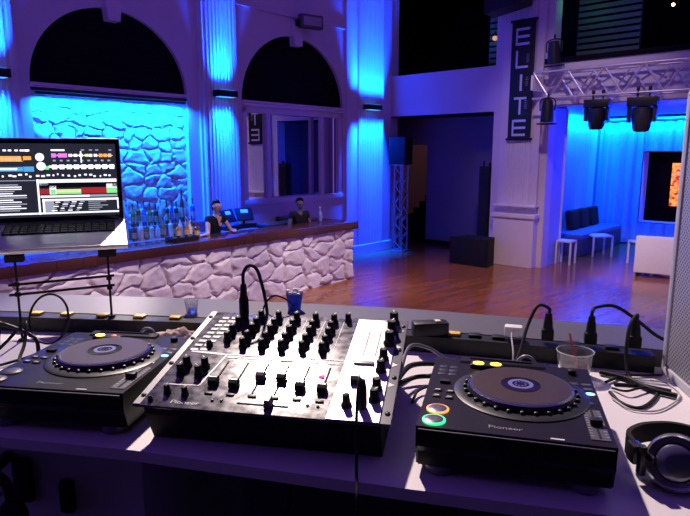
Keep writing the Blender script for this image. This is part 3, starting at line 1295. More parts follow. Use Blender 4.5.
moving_head(B(5.47, -.62, 3.57), 'black moving head light hanging from the truss, left of the two over the stage')
moving_head(B(6.28, -.62, 3.57), 'black moving head light hanging from the truss, right of the two over the stage', 1.1)


def par_can(loc, rx, label):
    t = thing('stage_light', label, 'stage light', loc, AB)
    bm = new()
    lathe(bm, [(.06, .22), (.10, .20), (.12, .02), (.13, -.22), (.115, -.22), (.10, -.05)], seg=18)
    obj('head', bm, black_m, t, R_(rx, 'X'))
    bm = new()
    tube(bm, [(-.15, 0, 0), (-.15, 0, .2), (0, 0, .25), (.15, 0, .2), (.15, 0, 0)], .014, 6)
    cyl(bm, (0, 0, .24), (0, 0, .34), .02)
    obj('yoke', bm, black_m, t)
    bm = new()
    box(bm, (0, 0, -.26), (.34, .2, .03), .005, mtx=R_(rx, 'X'))
    obj('shutter', bm, matte_m, t)


par_can(B(4.52, -.55, 4.50), rad(10), 'black spotlight standing above the left end of the truss')
par_can(B(4.5, -.66, 3.36), rad(0), 'black spotlight hanging below the left end of the truss')

# stage furniture
sofa_m = mat('pale_vinyl', (.72, .68, .74), .5)


def white_stool(loc, rz, label, w=.44, h=.45):
    t = thing('side_table', label, 'side table', loc, rz, 'white side tables on the stage')
    bm = new()
    box(bm, (0, 0, h - .02), (w, w, .04), .006)
    obj('tabletop', bm, white_m, t)
    for sx in (-1, 1):
        for sy in (-1, 1):
            bm = new()
            box(bm, (sx * (w / 2 - .02), sy * (w / 2 - .02), (h - .04) / 2), (.04, .04, h - .04), .004)
            obj('leg', bm, white_m, t)
    return t


white_stool(tuple(B(4.46, .92, 0)), AB, 'white side table at the left edge of the stage', .36, .55)
white_stool((6.35, 14.6, 0), AB + .72, 'white side table in the middle of the stage in front of the curtain', .5, .52)
white_stool((6.75, 13.3, 0), AB + .72, 'white side table half hidden behind the white sofa', .42, .55)

t = thing('sofa', 'white blocky sofa seen from behind at the right of the stage', 'sofa', (6.62, 11.62, 0), rad(-30))
bm = new()
box(bm, (0, .06, .47), (1.50, .16, .76), .03)
obj('backrest', bm, sofa_m, t)
bm = new()
box(bm, (0, .48, .27), (1.24, .70, .32), .04)
obj('seat', bm, sofa_m, t)
for s in (-1, 1):
    bm = new()
    box(bm, (s * .68, .46, .35), (.15, .74, .5), .035)
    obj('armrest', bm, sofa_m, t)
for sx in (-.68, .68):
    for sy in (.04, .76):
        bm = new()
        cyl(bm, (sx, sy, 0), (sx, sy, .11), .02, .025, 8)
        obj('leg', bm, black_m, t)
# long low bench along the left of the alcove, with dark cushions
t = thing('bench_sofa', 'low blue lit bench along the left side of the stage alcove', 'sofa', B(4.02, 2.0, 0), AB)
bm = new()
box(bm, (0, 1.5, .22), (.8, 3.0, .44), .03)
obj('base', bm, mat('dark_upholstery', (.05, .05, .09), .7), t)
bm = new()
box(bm, (0, 1.5, .49), (.82, 3.02, .12), .03)
obj('seat', bm, mat('blue_upholstery', (.10, .14, .36), .6), t)
for k, (y, lab) in enumerate(((.9, 'nearest black cushion on the blue lit stage bench'), (1.6, 'middle black cushion on the blue lit stage bench'), (2.35, 'farthest black cushion on the blue lit stage bench'))):
    bm = new()
    box(bm, (0, 0, .26), (.18, .56, .52), .07, seg=3)
    bmesh.ops.translate(bm, verts=list(bm.verts), vec=(0, 0, 0))
    o = tag(obj('cushion', bm, matte_m), lab, 'cushion', 'black cushions on the stage bench')
    o.matrix_world = T_(B(3.86, 2.0 + y, .55)) @ R_(AB, 'Z') @ R_(rad(-8), 'Y')

# ================================================================== DJ BOOTH
TZ = 1.95
FRONT = [(-1.7, 1.23), (-.681, 1.085), (-.396, 1.031), (.092, .905), (.40, .83), (1.25, .60)]
STRIP = [(-1.75, 1.86), (-1.0, 1.79), (-.5, 1.735), (0, 1.645), (.36, 1.555), (.785, 1.425), (1.4, 1.20)]
LEDGE = [(-1.9, 2.16), (-1.154, 2.10), (-.511, 2.024), (.182, 1.895), (.919, 1.66), (1.55, 1.40)]
STRIP2 = [(x + .015, y + .055) for x, y in STRIP]
bm = new()
prism(bm, FRONT + STRIP2[::-1], TZ - .022, TZ)
o = tag(obj('dj_table', bm, table_m, smooth=False), 'white laminate DJ table carrying mixer and players', 'table')
o['label'] = 'long white table of the booth carrying the mixer and players'
bm = new()
prism(bm, STRIP2 + LEDGE[::-1], TZ + .02, TZ + .048)
prism(bm, [(x - .01, y - .03) for x, y in LEDGE] + LEDGE[::-1], -.0, TZ + .02)
prism(bm, [(x + .003, y + .004) for x, y in STRIP2] + [(x + .012, y + .02) for x, y in STRIP2][::-1], TZ - .9, TZ + .02)
struct('wall_booth_front', bm, ledge_m)
# booth floor
bm = new()
lq(bm, [(-4, -3, .85), (4, -3, .85), (4, 1.35, .85), (-4, 1.95, .85)])
struct('floor_booth', bm, matte_m)
bm = new()
lq(bm, [(-4, -1.0, .85), (4, -1.0, .85), (4, -1.0, 5), (-4, -1.0, 5)])
struct('wall_booth_rear_blocker', bm, dark_m)  # unseen dark wall added behind the camera to cut ambient light on the table
# front panels under the table
cab_m = mat('off_white_panel', (.58, .52, .60), .6)
t = thing('booth_cabinet', 'off white cabinet panel below the left half of the table', 'cabinet', (-.43, 1.10, .85), rad(-12))
bm = new()
box(bm, (-.62, .03, .535), (1.25, .025, 1.07))
obj('front_panel', bm, cab_m, t, smooth=False)
bm = new()
box(bm, (0, .27, .535), (.03, .52, 1.07))
obj('side_panel', bm, cab_m, t, smooth=False)
for x, z, w, h in ((-.165, .935, .032, .075), (-.27, .96, .045, .10)):
    bm = new()
    box(bm, (x, .012, z), (w, .02, h), .009)
    obj('finger_hole', bm, matte_m, t)
t = thing('booth_shelf_support', 'dark panel supporting the table below the mixer on the right', 'panel', (.24, 1.0, .85), rad(-12))
bm = new()
box(bm, (0, .25, .535), (.03, .5, 1.07))
obj('board', bm, mat('dark_panel', (.06, .055, .08), .6), t, smooth=False)
bm = new()
box(bm, (0, 0, .535), (.06, .03, 1.07), .004)
obj('edge_strip', bm, mat('dark_panel', (.06, .055, .08), .6), t)


def along(path, f):
    """point at arc length fraction on polyline, and its direction"""
    P = [Vector((*p, 0)) for p in path]
    ls = [(b - a).length for a, b in zip(P, P[1:])]
    d = f * sum(ls)
    for a, b, l in zip(P, P[1:], ls):
        if d <= l:
            return a.lerp(b, d / l), (b - a).normalized()
        d -= l
    return P[-1], (P[-1] - P[-2]).normalized()


def strip_at(x, back=.03):
    """position on the top of the power strip at world x"""
    for (a, b), (c, d) in zip(STRIP, STRIP[1:]):
        if a <= x <= c:
            f = (x - a) / (c - a)
            dirv = Vector((c - a, d - b, 0)).normalized()
            nrm = Vector((-dirv.y, dirv.x, 0))
            return Vector((x, b + (d - b) * f, TZ)) + nrm * back, math.atan2(dirv.y, dirv.x)
    return Vector((x, 1.5, TZ)), 0


# power strips along the back of the table
t = thing('power_strip', 'long black power strip with yellow outlets along the back of the table', 'power strip', (0, 0, TZ))
bm = new()
prism(bm, STRIP[:4] + [(x + .014, y + .052) for x, y in STRIP[:4]][::-1], .0005, .046)
prism(bm, STRIP[3:6] + [(x + .014, y + .052) for x, y in STRIP[3:6]][::-1], .0005, .046)
ps = obj('housing', bm, black_m, t, smooth=False)
for x in (-.985, -.885, -.765, -.645, -.53, -.415, .30, .355, .415, .60, .69):
    q, a = strip_at(x, .034)
    bm = new()
    box(bm, (0, 0, .0505), (.034, .028, .009), .003)
    o = obj('outlet', bm, yellow_m if x < .35 else black_m, t, T_((q.x, q.y, 0)) @ R_(a, 'Z'))


def cable(label, pts, r=.004, name='cable', m=None, group=None):
    bm = new()
    tube(bm, pts, r, 8)
    return tag(obj(name, bm, m or rubber_m), label, 'cable', group)


def plug_thing(x, label, path, r=.0045, tall=.075):
    """mains plug standing in the strip with its own cord"""
    q, a = strip_at(x, .034)
    q.z = TZ + .055
    t = thing('mains_plug', label, 'plug', q, a, 'mains plugs in the strip')
    bm = new()
    box(bm, (0, 0, .016), (.032, .026, .032), .006)
    lathe(bm, [(.013, .03), (.012, .045), (.008, tall)], seg=12)
    obj('plug', bm, rubber_m, t)
    bm = new()
    inv = Matrix.Rotation(-a, 4, 'Z') @ T_(-q)
    tube(bm, [(0, 0, tall - .005), (0, 0, tall + .012)] + [inv @ Vector(p) for p in path], r, 8)
    obj('cord', bm, rubber_m, t)
    return t


def tab(px, py, dz=.004):
    """point of the table surface under a direction from the booth (used to lay out cables)"""
    x, y = (px - 345) / 590, -(py - 258) / 590
    c, s = math.cos(rad(10)), math.sin(rad(10))
    d = Vector((x, c + y * s, -s + y * c))
    k = (TZ + dz - 2.5) / d.z
    return Vector((0, 0, 2.5)) + d * k


plug_thing(.537, 'black power cord with upright plug arching left behind the right player',
           [(.515, 1.53, 2.10), (.48, 1.50, 2.05), (.44, 1.44, 1.985), (.39, 1.41, 1.957), (.29, 1.40, 1.955)])
plug_thing(.640, 'black power cord with upright plug arching right towards the grey speaker',
           [(.665, 1.515, 2.10), (.71, 1.51, 2.105), (.76, 1.49, 2.075), (.81, 1.475, 2.035), (.86, 1.46, 2.015), (.93, 1.46, 2.005)])
plug_thing(.742, 'black power cord with upright plug dropping to the table beside the speaker',
           [(.725, 1.45, 2.065), (.705, 1.415, 2.0), (.70, 1.38, 1.960), (.71, 1.34, 1.956), (.76, 1.30, 1.956)])
# white adaptor
q, a = strip_at(.452, .034)
t = thing('power_adaptor', 'white power adaptor plugged into the black strip', 'adaptor', (q.x, q.y, TZ + .055), a)
bm = new()
box(bm, (0, .004, .016), (.048, .034, .030), .006)
obj('body', bm, white_m, t)
bm = new()
inv = Matrix.Rotation(-a, 4, 'Z') @ T_(-Vector((q.x, q.y, TZ + .055)))
tube(bm, [(0, -.012, .02), (-.004, -.03, .012)] + [inv @ Vector(p) for p in ((.44, 1.475, 1.985), (.43, 1.45, 1.956), (.41, 1.40, 1.955))], .0025, 6)
obj('cord', bm, mat('grey_cord', (.45, .43, .46), .5), t)
# black adaptor brick on the left end of the right strip
q, a = strip_at(.235, .02)
t = thing('power_brick', 'black power brick lying on the strip behind the mixer', 'adaptor', (q.x, q.y, TZ + .047), a + .35)
bm = new()
box(bm, (0, .0, .02), (.10, .045, .038), .006)
obj('body', bm, black_m, t)
bm = new()
box(bm, (.02, -.005, .041), (.016, .02, .004), .001)
obj('sticker', bm, mat('pale_sticker', (.6, .58, .5), .6), t)


# ------------------------------------------------------------------ CD players
body_m = mat('player_black', (.014, .012, .014), .30, spec=.3)
jog_m = mat('jog_plate', (.085, .058, .048), .34, .4)
rim_m = mat('jog_rim', (.016, .016, .019), .38, spec=.4)
CD_H = .093


def led(name, color, strength, parent, loc, r=.006, sx=1.0, h=.003):
    bm = new()
    lathe(bm, [(r, 0), (r, h * .6), (r * .6, h)], seg=14)
    for v in bm.verts:
        v.co.x *= sx
    return obj(name, bm, mat('glow_%s' % name, color, .4, emit=strength, ecol=color), parent, T_(loc))


def cd_player(label, loc, rz, left):
    t = thing('cd_player', label, 'cd player', loc, rz, None)
    w, d, h = .32, .352, CD_H
    z0 = .018
    bm = new()
    # bevelled body: slightly undercut front
    prof = [(0.012, z0), (d, z0), (d, h), (d - .004, h + .004), (.004, h), (0, h - .006), (0, h - .035), (.012, h - .05)]
    prism(bm, prof, -w / 2, w / 2, axis='x')
    for e in list(bm.edges):
        pass
    bmesh.ops.bevel(bm, geom=[e for e in bm.edges if e.calc_length() < .1 and abs(e.verts[0].co.z - e.verts[1].co.z) > .02 and abs(e.verts[0].co.x - e.verts[1].co.x) < 1e-6], offset=.004, segments=2, affect='EDGES')
    obj('body', bm, body_m, t, ang=30)
    # thin silver line around the front top edge
    bm = new()
    box(bm, (.0, -.0005, h - .004), (w - .01, .002, .002))
    obj('edge_trim', bm, mat('edge_silver', (.35, .34, .37), .3, .8), t)
    # raised rear console with slot
    bm = new()
    prism(bm, [(.318, h), (d - .004, h), (d - .004, h + .011), (.328, h + .008)], -w * .33, w * .22, axis='x')
    obj('display_panel', bm, body_m, t, smooth=False)
    bm = new()
    box(bm, (-.02, .342, h + .0115), (.13, .004, .002))
    obj('display', bm, mat('lcd_dark', (.05, .05, .09), .15), t)
    for sx in (-1, 1):
        for sy in (.035, .31):
            bm = new()
            lathe(bm, [(.022, 0), (.025, .004), (.025, .014), (.020, .020)], (sx * .12, sy, 0), 18)
            obj('foot', bm, mat('foot_grey', (.16, .16, .18), .4), t)
    # jog wheel
    jc = Vector((.017, .188, h))
    bm = new()
    lathe(bm, [(.126, 0), (.126, .003), (.120, .005), (.108, .005)], seg=56)
    obj('jog_ring', bm, rim_m, t, T_(jc))
    bm = new()
    lathe(bm, [(.099, 0), (.101, .010), (.097, .0165), (.091, .0185), (.055, .018)], seg=56)
    jw = obj('jog_wheel', bm, rim_m, t, T_(jc))
    for k in range(28):
        a = 2 * PI * k / 28
        bm = new()
        sphere(bm, (.1045 * math.cos(a), .1045 * math.sin(a), .007), .0046, 8)
        obj('finger_dimple', bm, mat('dimple_grey', (.035, .035, .042), .4), jw)
    bm = new()
    lathe(bm, [(.091, 0), (.091, .0012), (.038, .0012)], seg=56)
    obj('jog_plate', bm, jog_m, jw, T_((0, 0, .0183)))
    bm = new()
    lathe(bm, [(.095, .015), (.0975, .016), (.094, .019), (.091, .019)], seg=56)
    obj('jog_edge', bm, mat('jog_edge_metal', (.45, .43, .47), .2, .9), jw)
    bm = new()
    lathe(bm, [(.037, .0), (.037, .0015), (.03, .0018)], seg=36)
    obj('jog_display', bm, mat('display_black', (.015, .013, .03), .12), jw, T_((0, 0, .0188)))
    bm = new()
    for k in range(40):
        a0, a1 = 2 * PI * k / 40, 2 * PI * (k + 1) / 40
        add_mesh(bm, [(.024 * math.cos(a0), .024 * math.sin(a0), 0), (.024 * math.cos(a1), .024 * math.sin(a1), 0), (.016 * math.cos(a1), .016 * math.sin(a1), 0), (.016 * math.cos(a0), .016 * math.sin(a0), 0)], [(0, 1, 2, 3)])
    for k in range(10):
        a = 2 * PI * k / 10
        box(bm, (.010 * math.cos(a), .010 * math.sin(a), 0), (.003, .003, .0004))
    obj('display_ring', bm, mat('display_violet', (.12, .11, .30), .4, emit=.12, ecol=(.35, .3, .9)), jw, T_((0, 0, .0209)))
    # cue and play with lit rings
    for (x, y, c, nm) in ((-.132, .030, (.05, 1, .35), 'play'), (-.130, .076, (1, .35, .08), 'cue')):
        bm = new()
        lathe(bm, [(.0165, 0), (.0165, .004), (.012, .0055), (.004, .005)], seg=24)
        b = obj(nm + '_button', bm, mat('button_metal', (.35, .33, .34), .25, .8) if not left else mat('button_metal_darkened', (.10, .10, .11), .4, .5), t, T_((x, y, h)))  # left player's metal is a darkened copy to hold down the spotlight glint
        bm = new()
        n = 28
        vs_, fs = [], []
        for k in range(n):
            a = 2 * PI * k / n
            for rr, zz in ((.0168, .0), (.0168, .004), (.0205, .003), (.0205, 0)):
                vs_.append((rr * math.cos(a), rr * math.sin(a), zz))
        for k in range(n):
            for q in range(4):
                fs.append((k * 4 + q, k * 4 + (q + 1) % 4, ((k + 1) % n) * 4 + (q + 1) % 4, ((k + 1) % n) * 4 + q))
        add_mesh(bm, vs_, fs)
        obj('%s_ring' % nm, bm, mat('ring_unlit', (.05, .05, .06), .3) if left else mat('%s_ring_lit' % nm, c, .4, emit=1.1, ecol=c), b)
    # track and search buttons
    for (x, y) in ((-.138, .134), (-.114, .131), (-.138, .162), (-.114, .160)):
        bm = new()
        box(bm, (0, 0, .002), (.015, .010, .005), .001)
        bb = obj('search_button', bm, black_m, t, T_((x, y, h)))
        bm = new()
        box(bm, (0, 0, .0048), (.009, .004, .0005))
        obj('marking', bm, silver_text_m, bb)
    bm = new()
    box(bm, (0, 0, .004), (.020, .012, .008), .002)
    obj('direction_lever', bm, matte_m, t, T_((-.128, .205, h)))
    for k in range(3):
        for s in range(2):
            bm = new()
            box(bm, (0, 0, .0015), (.016, .013, .004), .001)
            obj('loop_button', bm, mat('button_dark', (.04, .04, .05), .35), t, T_((-.139 + s * .022, .255 + k * .021, h)))
    led('yellow_led', (1, .72, .05), 3.0 if not left else 2.0, t, (-.066, .308, h + .012), .009, 1.3)
    if left:
        led('red_led', (.5, .12, .08), .8, t, (-.030, .309, h + .012), .006, 1.2)
    else:
        led('yellow_led', (1, .72, .05), 3.0, t, (-.030, .309, h + .012), .009, 1.3)
    bm = new()
    box(bm, (-.048, .309, h + .006), (.07, .022, .012), .003)
    obj('led_block', bm, body_m, t)
    led('blue_led', (.15, .45, 1), 5.0, t, (.147, .215, h + .001), .006, 1.5)
    # tempo slider
    bm = new()
    box(bm, (0, 0, .0008), (.030, .125, .0016))
    box(bm, (0, 0, .0018), (.004, .115, .001), 0, 1)
    sl = obj('tempo_slider', bm, [mat('slider_plate', (.10, .10, .11), .35), matte_m], t, T_((.138, .085, h)), smooth=False)
    bm = new()
    box(bm, (0, 0, .007), (.020, .014, .012), .002)
    obj('slider_cap', bm, black_m, sl, T_((0, -.005, 0)))
    bm = new()
    for k in range(11):
        box(bm, (.0115, -.05 + k * .01, .0019), (.006, .0012, .0004))
        box(bm, (-.0115, -.05 + k * .01, .0019), (.006, .0012, .0004))
    obj('scale_marks', bm, silver_text_m, sl, smooth=False)
    for (x, y) in ((.138, .168), (.122, .262), (.146, .262), (.122, .238), (.146, .238)):
        bm = new()
        box(bm, (0, 0, .0015), (.017, .010, .004), .001)
        obj('mode_button', bm, mat('button_grey', (.09, .09, .10), .35), t, T_((x, y, h)))
    for (x, y) in ((.125, .315),):
        bm = new()
        lathe(bm, [(.009, 0), (.0085, .012), (.006, .014)], seg=16)
        obj('knob', bm, black_m, t, T_((x, y, h)))
    text_obj('logo', 'Pioneer', .0145, mat('faint_print', (.30, .30, .33), .4), t, T_((-.012, .030, h + .0006)), .0003, sx=1.25)
    bm = new()
    box(bm, (.07, .010, h + .0008), (.022, .004, .0008))
    obj('front_marking', bm, mat('marking_white', (.8, .8, .8), .4), t, smooth=False)
    bm = new()
    for k in range(5):
        box(bm, (-.02 + k * .02, .312 + (k % 2) * .004, h + .0008), (.009, .002, .0006))
    obj('print_marks', bm, silver_text_m, t, smooth=False)
    # arched connector loop standing at the back
    bm = new()
    tube(bm, [(.035 + .022 * math.cos(a), d + .006, h - .01 + .030 * math.sin(a)) for a in [PI * k / 8 for k in range(9)]], .0035, 8)
    obj('rear_loop', bm, mat('loop_grey', (.40, .38, .44), .3), t)
    return t


cd_player('black CD player right of the mixer with green and orange lit buttons', (.275, .900, TZ), rad(-14.5), False)
cd_player('black CD player left of the mixer, partly cut by the picture edge', (-.59, 1.10, TZ), rad(-8.5), True)

# ------------------------------------------------------------------ mixer
MX = Vector((-.4057, 1.0584, TZ))
MYAW, MTILT = rad(-10.3), rad(11)
PW, PD, FH = .494, .402, .081
t = thing('dj_mixer', 'large silver and black six channel DJ mixer in the centre of the table', 'mixer', MX, MYAW)
ct, sn = math.cos(MTILT), math.sin(MTILT)
PM = T_((0, 0, FH)) @ R_(MTILT, 'X')       # plate frame
bm = new()
prof = [(.035, 0), (PD * ct - .01, 0), (PD * ct - .004, FH + PD * sn - .006), (.004, FH - .006), (.006, FH - .02)]
prism(bm, prof, .022, PW - .018, axis='x')
obj('body', bm, matte_m, t, smooth=False)
plate_m = D.materials.new('mixer_plate_metal')
plate_m.use_nodes = True
nt = plate_m.node_tree
p = nt.nodes['Principled BSDF']
p.inputs['Metallic'].default_value = .85
tc = nt.nodes.new('ShaderNodeTexCoord')
nz = nt.nodes.new('ShaderNodeTexNoise')
nz.inputs['Scale'].default_value = 45
nz.inputs['Detail'].default_value = 5
nt.links.new(tc.outputs['Object'], nz.inputs['Vector'])
rp = nt.nodes.new('ShaderNodeValToRGB')
rp.color_ramp.elements[0].position = .35
rp.color_ramp.elements[0].color = (.10, .10, .104, 1)
rp.color_ramp.elements[1].position = .7
rp.color_ramp.elements[1].color = (.30, .30, .30, 1)
nt.links.new(nz.outputs['Fac'], rp.inputs[0])
nt.links.new(rp.outputs[0], p.inputs['Base Color'])
mr = nt.nodes.new('ShaderNodeMapRange')
mr.inputs['To Min'].default_value = .22
mr.inputs['To Max'].default_value = .34
nt.links.new(nz.outputs['Fac'], mr.inputs['Value'])
nt.links.new(mr.outputs[0], p.inputs['Roughness'])
bm = new()
box(bm, (PW / 2, PD / 2, -.003), (PW, PD, .006), .0015)
plate = obj('face_plate', bm, plate_m, t, PM)
silver_m = mat('mixer_silver_panel', (.78, .76, .76), .38, .35, noise_amt=.03)
bm = new()
box(bm, (.4245, PD / 2 - .002, .0006), (.096, PD - .008, .0012))
obj('crossfader_panel', bm, silver_m, plate, smooth=False)
ear_m = mat('rack_ear_dark', (.035, .033, .05), .35, .3)
bm = new()
box(bm, (.4845, PD / 2, .0004), (.018, PD, .0010))
obj('rack_ear', bm, ear_m, plate, smooth=False)
bm = new()
box(bm, (.008, PD / 2, .0004), (.014, PD - .004, .0010))
obj('rack_ear', bm, mat('rack_ear_grey', (.22, .22, .23), .4, .6), plate, smooth=False)
for x in (.009, .485):
    for y in (.03, .15, .26, .37):
        bm = new()
        lathe(bm, [(.005, 0), (.005, .002), (.003, .0032)], seg=12)
        obj('screw', bm, black_m, plate, T_((x, y, .001)))
# white dividing lines and printed legends
line_m = mat('panel_print_white', (.82, .82, .80), .45)
bm = new()
for (x0, y0, x1, y1, w) in ((.031, .205, .108, .199, .007), (.108, .199, .372, .204, .004), (.031, .073, .103, .076, .003), (.103, .076, .116, .198, .004)):
    dx, dy = x1 - x0, y1 - y0
    l = math.hypot(dx, dy)
    M = T_(((x0 + x1) / 2, (y0 + y1) / 2, .0005)) @ R_(math.atan2(dy, dx), 'Z')
    box(bm, (0, 0, 0), (l, w, .0008), mtx=M)
for x in (.161, .205, .251, .297, .343):
    box(bm, (x, .295, .0005), (.0012, .17, .0006))
for k in range(6):
    x = .139 + .0443 * k
    box(bm, (x - .006, .190, .0006), (.024, .008, .0008))
obj('panel_lines', bm, line_m, plate, smooth=False)
bm = new()
box(bm, (.253, .190, .0016), (.026, .009, .0012), .0004)
obj('lit_button', bm, mat('amber_button', (.85, .6, .2), .4, emit=.35, ecol=(1, .6, .1)), plate)
# knobs
knob_me = None
bm = new()
lathe(bm, [(.0095, 0), (.0098, .004), (.0078, .006), (.0072, .021), (.0055, .023)], seg=18)
KN = obj('knob', bm, rubber_m, plate, T_((.139, .235, 0)))
bm = new()
box(bm, (0, .004, .0231), (.0018, .007, .0008))
KM = obj('pointer', bm, line_m, KN, smooth=False)


def put_knob(x, y, s=1.0, first=[True]):
    if first[0]:
        first[0] = False
        KN.matrix_local = T_((x, y, .0004)) @ Matrix.Scale(s, 4)
        return
    c = KN.copy()
    COL.objects.link(c)
    c.parent = plate
    c.matrix_local = T_((x, y, .0004)) @ R_(rnd.uniform(-1, 1), 'Z') @ Matrix.Scale(s, 4)
    k = KM.copy()
    COL.objects.link(k)
    k.parent = c


for x in (.139, .183, .228, .275, .320):
    for y in (.236, .268, .304, .335, .374):
        put_knob(x, y)
for y in (.26, .295, .336, .372):
    put_knob(.094, y)
for (x, y) in ((.048, .114), (.049, .143), (.088, .112), (.089, .143)):
    put_knob(x, y, 1.05)
for (x, y) in ((.051, .045), (.089, .042)):
    put_knob(x, y, .8)
for (y, s) in ((.383, 1.35), (.335, 1.45), (.284, 1.45)):
    put_knob(.462, y, s)
for y in (.219, .172, .105, .068):
    put_knob(.456, y, 1.15)
put_knob(.352, .385, .9)


def toggle(x, y, h, r=.006, lean=0):
    bm = new()
    lathe(bm, [(r * 1.3, 0), (r * 1.3, .004), (r, .006), (r * .85, h), (r * .5, h + .002)], seg=14)
    obj('switch', bm, rubber_m, plate, T_((x, y, .0008)) @ R_(lean, 'X'))


toggle(.407, .045, .024, .008)
toggle(.062, .232, .012, .006)
toggle(.030, .016, .008, .004)


def fader(x, y0, y1, yc, cap_m=None):
    bm = new()
    box(bm, (0, (y0 + y1) / 2, .0005), (.0035, y1 - y0, .0012))
    f = obj('fader_slot', bm, matte_m, plate, T_((x, 0, 0)), smooth=False)
    bm = new()
    prism(bm, [(-.011, .0), (.011, .0), (.009, .011), (.003, .014), (-.003, .014), (-.009, .011)], -.0085, .0085, axis='x')
    c = obj('fader_cap', bm, cap_m or rubber_m, f, T_((0, yc, .002)), smooth=False)
    bm = new()
    box(bm, (0, 0, .0144), (.017, .0016, .0008))
    obj('cap_line', bm, silver_text_m, c, smooth=False)


for k, yc in enumerate((.087, .083, .117, .114, .090, .088)):
    fader(.130 + .0443 * k, .062, .172, yc, mat('fader_cap_grey', (.20, .19, .16), .4) if k == 2 else None)
fader(.411, .085, .175, .125)
bm = new()
for x in (.411, .437):
    box(bm, (x, .285, .0014), (.003, .11, .0008))
obj('level_slots', bm, mat('slot_grey', (.16, .16, .17), .5), plate, smooth=False)
bm = new()
box(bm, (.418, .196, .003), (.042, .010, .005), .001)
obj('display_bar', bm, mat('bar_grey', (.30, .29, .28), .4), plate)
# crossfader
bm = new()
box(bm, (.25, .028, .0005), (.10, .0035, .0012))
f = obj('crossfader_slot', bm, matte_m, plate, smooth=False)
bm = new()
prism(bm, [(-.007, .0), (.007, .0), (.005, .016), (-.005, .016)], -.010, .010, axis='y')
obj('fader_cap', bm, mat('fader_cap_tan', (.26, .24, .20), .4), f, T_((.262, .028, .002)), smooth=False)
# level meter ladder and buttons on the left
bm = new()
for k in range(9):
    for (x0_, y0_, dx) in ((.034, .212, .0018), (.056, .214, .0020)):
        box(bm, (x0_ + k * dx, y0_ + k * .0195, .0009), (.017, .009, .0014))
obj('level_meter', bm, mat('meter_white', (.78, .77, .74), .4), plate, smooth=False)
for k in range(6):
    bm = new()
    box(bm, (.133 + .0443 * k, .052, .0016), (.016, .006, .003), .001)
    obj('cue_button', bm, black_m, plate)
for (x, y) in ((.15, .030), (.168, .031), (.335, .037), (.355, .036)):
    bm = new()
    lathe(bm, [(.003, 0), (.003, .002), (.002, .003)], seg=10)
    obj('small_button', bm, black_m, plate, T_((x, y, .0003)))
bm = new()
box(bm, (.340, .137, .002), (.010, .006, .004), .001)
obj('red_led', bm, mat('red_led_glow', (1, .05, .12), .4, emit=4, ecol=(1, .03, .12)), plate)
rl = point('mixer_red_led_glow', (0, 0, 0), .006, (1, .05, .15), .004)
rl.parent = plate
rl.matrix_local = T_((.338, .140, .014))
text_obj('logo', 'Pioneer', .0155, mat('plate_print', (.55, .55, .55), .4), plate, T_((.100, .016, .0008)), .0003, sx=1.2)
bm = new()
for k in range(4):
    add_mesh(bm, [(.4765, .115 + k * .075, .0016), (.489, .123 + k * .075, .0016), (.4765, .131 + k * .075, .0016)], [(0, 1, 2)])
obj('triangle_marks', bm, line_m, plate, smooth=False)
bm = new()
box(bm, (.448, .392, .001), (.012, .006, .0006))
obj('panel_mark', bm, mat('dark_print', (.05, .05, .06), .5), plate, smooth=False)

MW = T_(MX) @ R_(MYAW, 'Z') @ PM


def on_plate(x, y, z=0):
    return MW @ Vector((x, y, z))


# microphone plug with cable loop standing in the mixer
t = thing('microphone_plug', 'black plug standing upright in the mixer with its cable looped behind', 'plug', on_plate(.095, .372, .002), 0)
bm = new()
lathe(bm, [(.011, 0), (.012, .01), (.012, .045), (.009, .055), (.007, .085)], seg=16)
obj('connector', bm, rubber_m, t)
bm = new()
tube(bm, [(0, 0, .08), (0, .004, .11), (.012, .012, .128), (.030, .02, .118), (.040, .03, .08), (.048, .04, .03), (.05, .06, -.03)], .0042, 8)
obj('cord', bm, rubber_m, t)
# headphone jack and cable falling over the table edge
t = thing('headphone_cable', 'black headphone cable plugged into the silver panel and hanging over the table edge', 'cable', on_plate(.437, .042, .001), 0)
bm = new()
lathe(bm, [(.008, 0), (.009, .006), (.008, .04), (.005, .055)], seg=14)
obj('plug', bm, rubber_m, t)
bm = new()
p0 = on_plate(.437, .042, .001)
tube(bm, [Vector((0, 0, .05)), Vector((-.006, -.012, .060)), Vector((-.010, -.040, .03)), Vector((-.012, -.066, -.02)), Vector((-.012, -.10, -.078)),
          Vector((-.012, -.135, -.102)), Vector((-.012, -.150, -.16)), Vector((-.016, -.150, -.25)), Vector((-.004, -.14, -.4))], .0028, 8)
obj('cord', bm, rubber_m, t)
# cable arch behind the mixer
cable('thin black cable arching up just behind the mixer top edge', [on_plate(.12, .43, -.06), on_plate(.125, .43, .0), on_plate(.15, .43, .035), on_plate(.175, .43, .035), on_plate(.205, .43, .01), on_plate(.215, .43, -.06)], .0022)

# ------------------------------------------------------------------ laptop and stand
LW_, LD_ = .393, .267
LYAW, LTILT = rad(21.5), rad(11)
LCOR = Vector((-.6705, 1.80, 2.211))           # front right corner of the laptop
LM = T_(LCOR) @ R_(LYAW, 'Z') @ R_(LTILT, 'X') @ T_((-LW_ / 2, LD_ / 2, 0))
t = thing('laptop', 'silver laptop open on a wire stand showing mixing software', 'laptop', mtx=LM)
alu_m = mat('aluminium', (.62, .61, .64), .35, .6)
bm = new()
box(bm, (0, 0, .009), (LW_, LD_, .016), .004)
obj('base', bm, alu_m, t)
bm = new()
box(bm, (0, .055, .0175), (LW_ - .066, .112, .001))
kb = obj('keyboard', bm, matte_m, t, smooth=False)
for r in range(5):
    bm = new()
    for c in range(14):
        box(bm, (-.150 + c * .0231, .012 + r * .0215, .0195), (.019, .0165, .003), .001)
    obj('key_row', bm, black_m, kb)
bm = new()
box(bm, (0, -.068, .0174), (.105, .072, .0006))
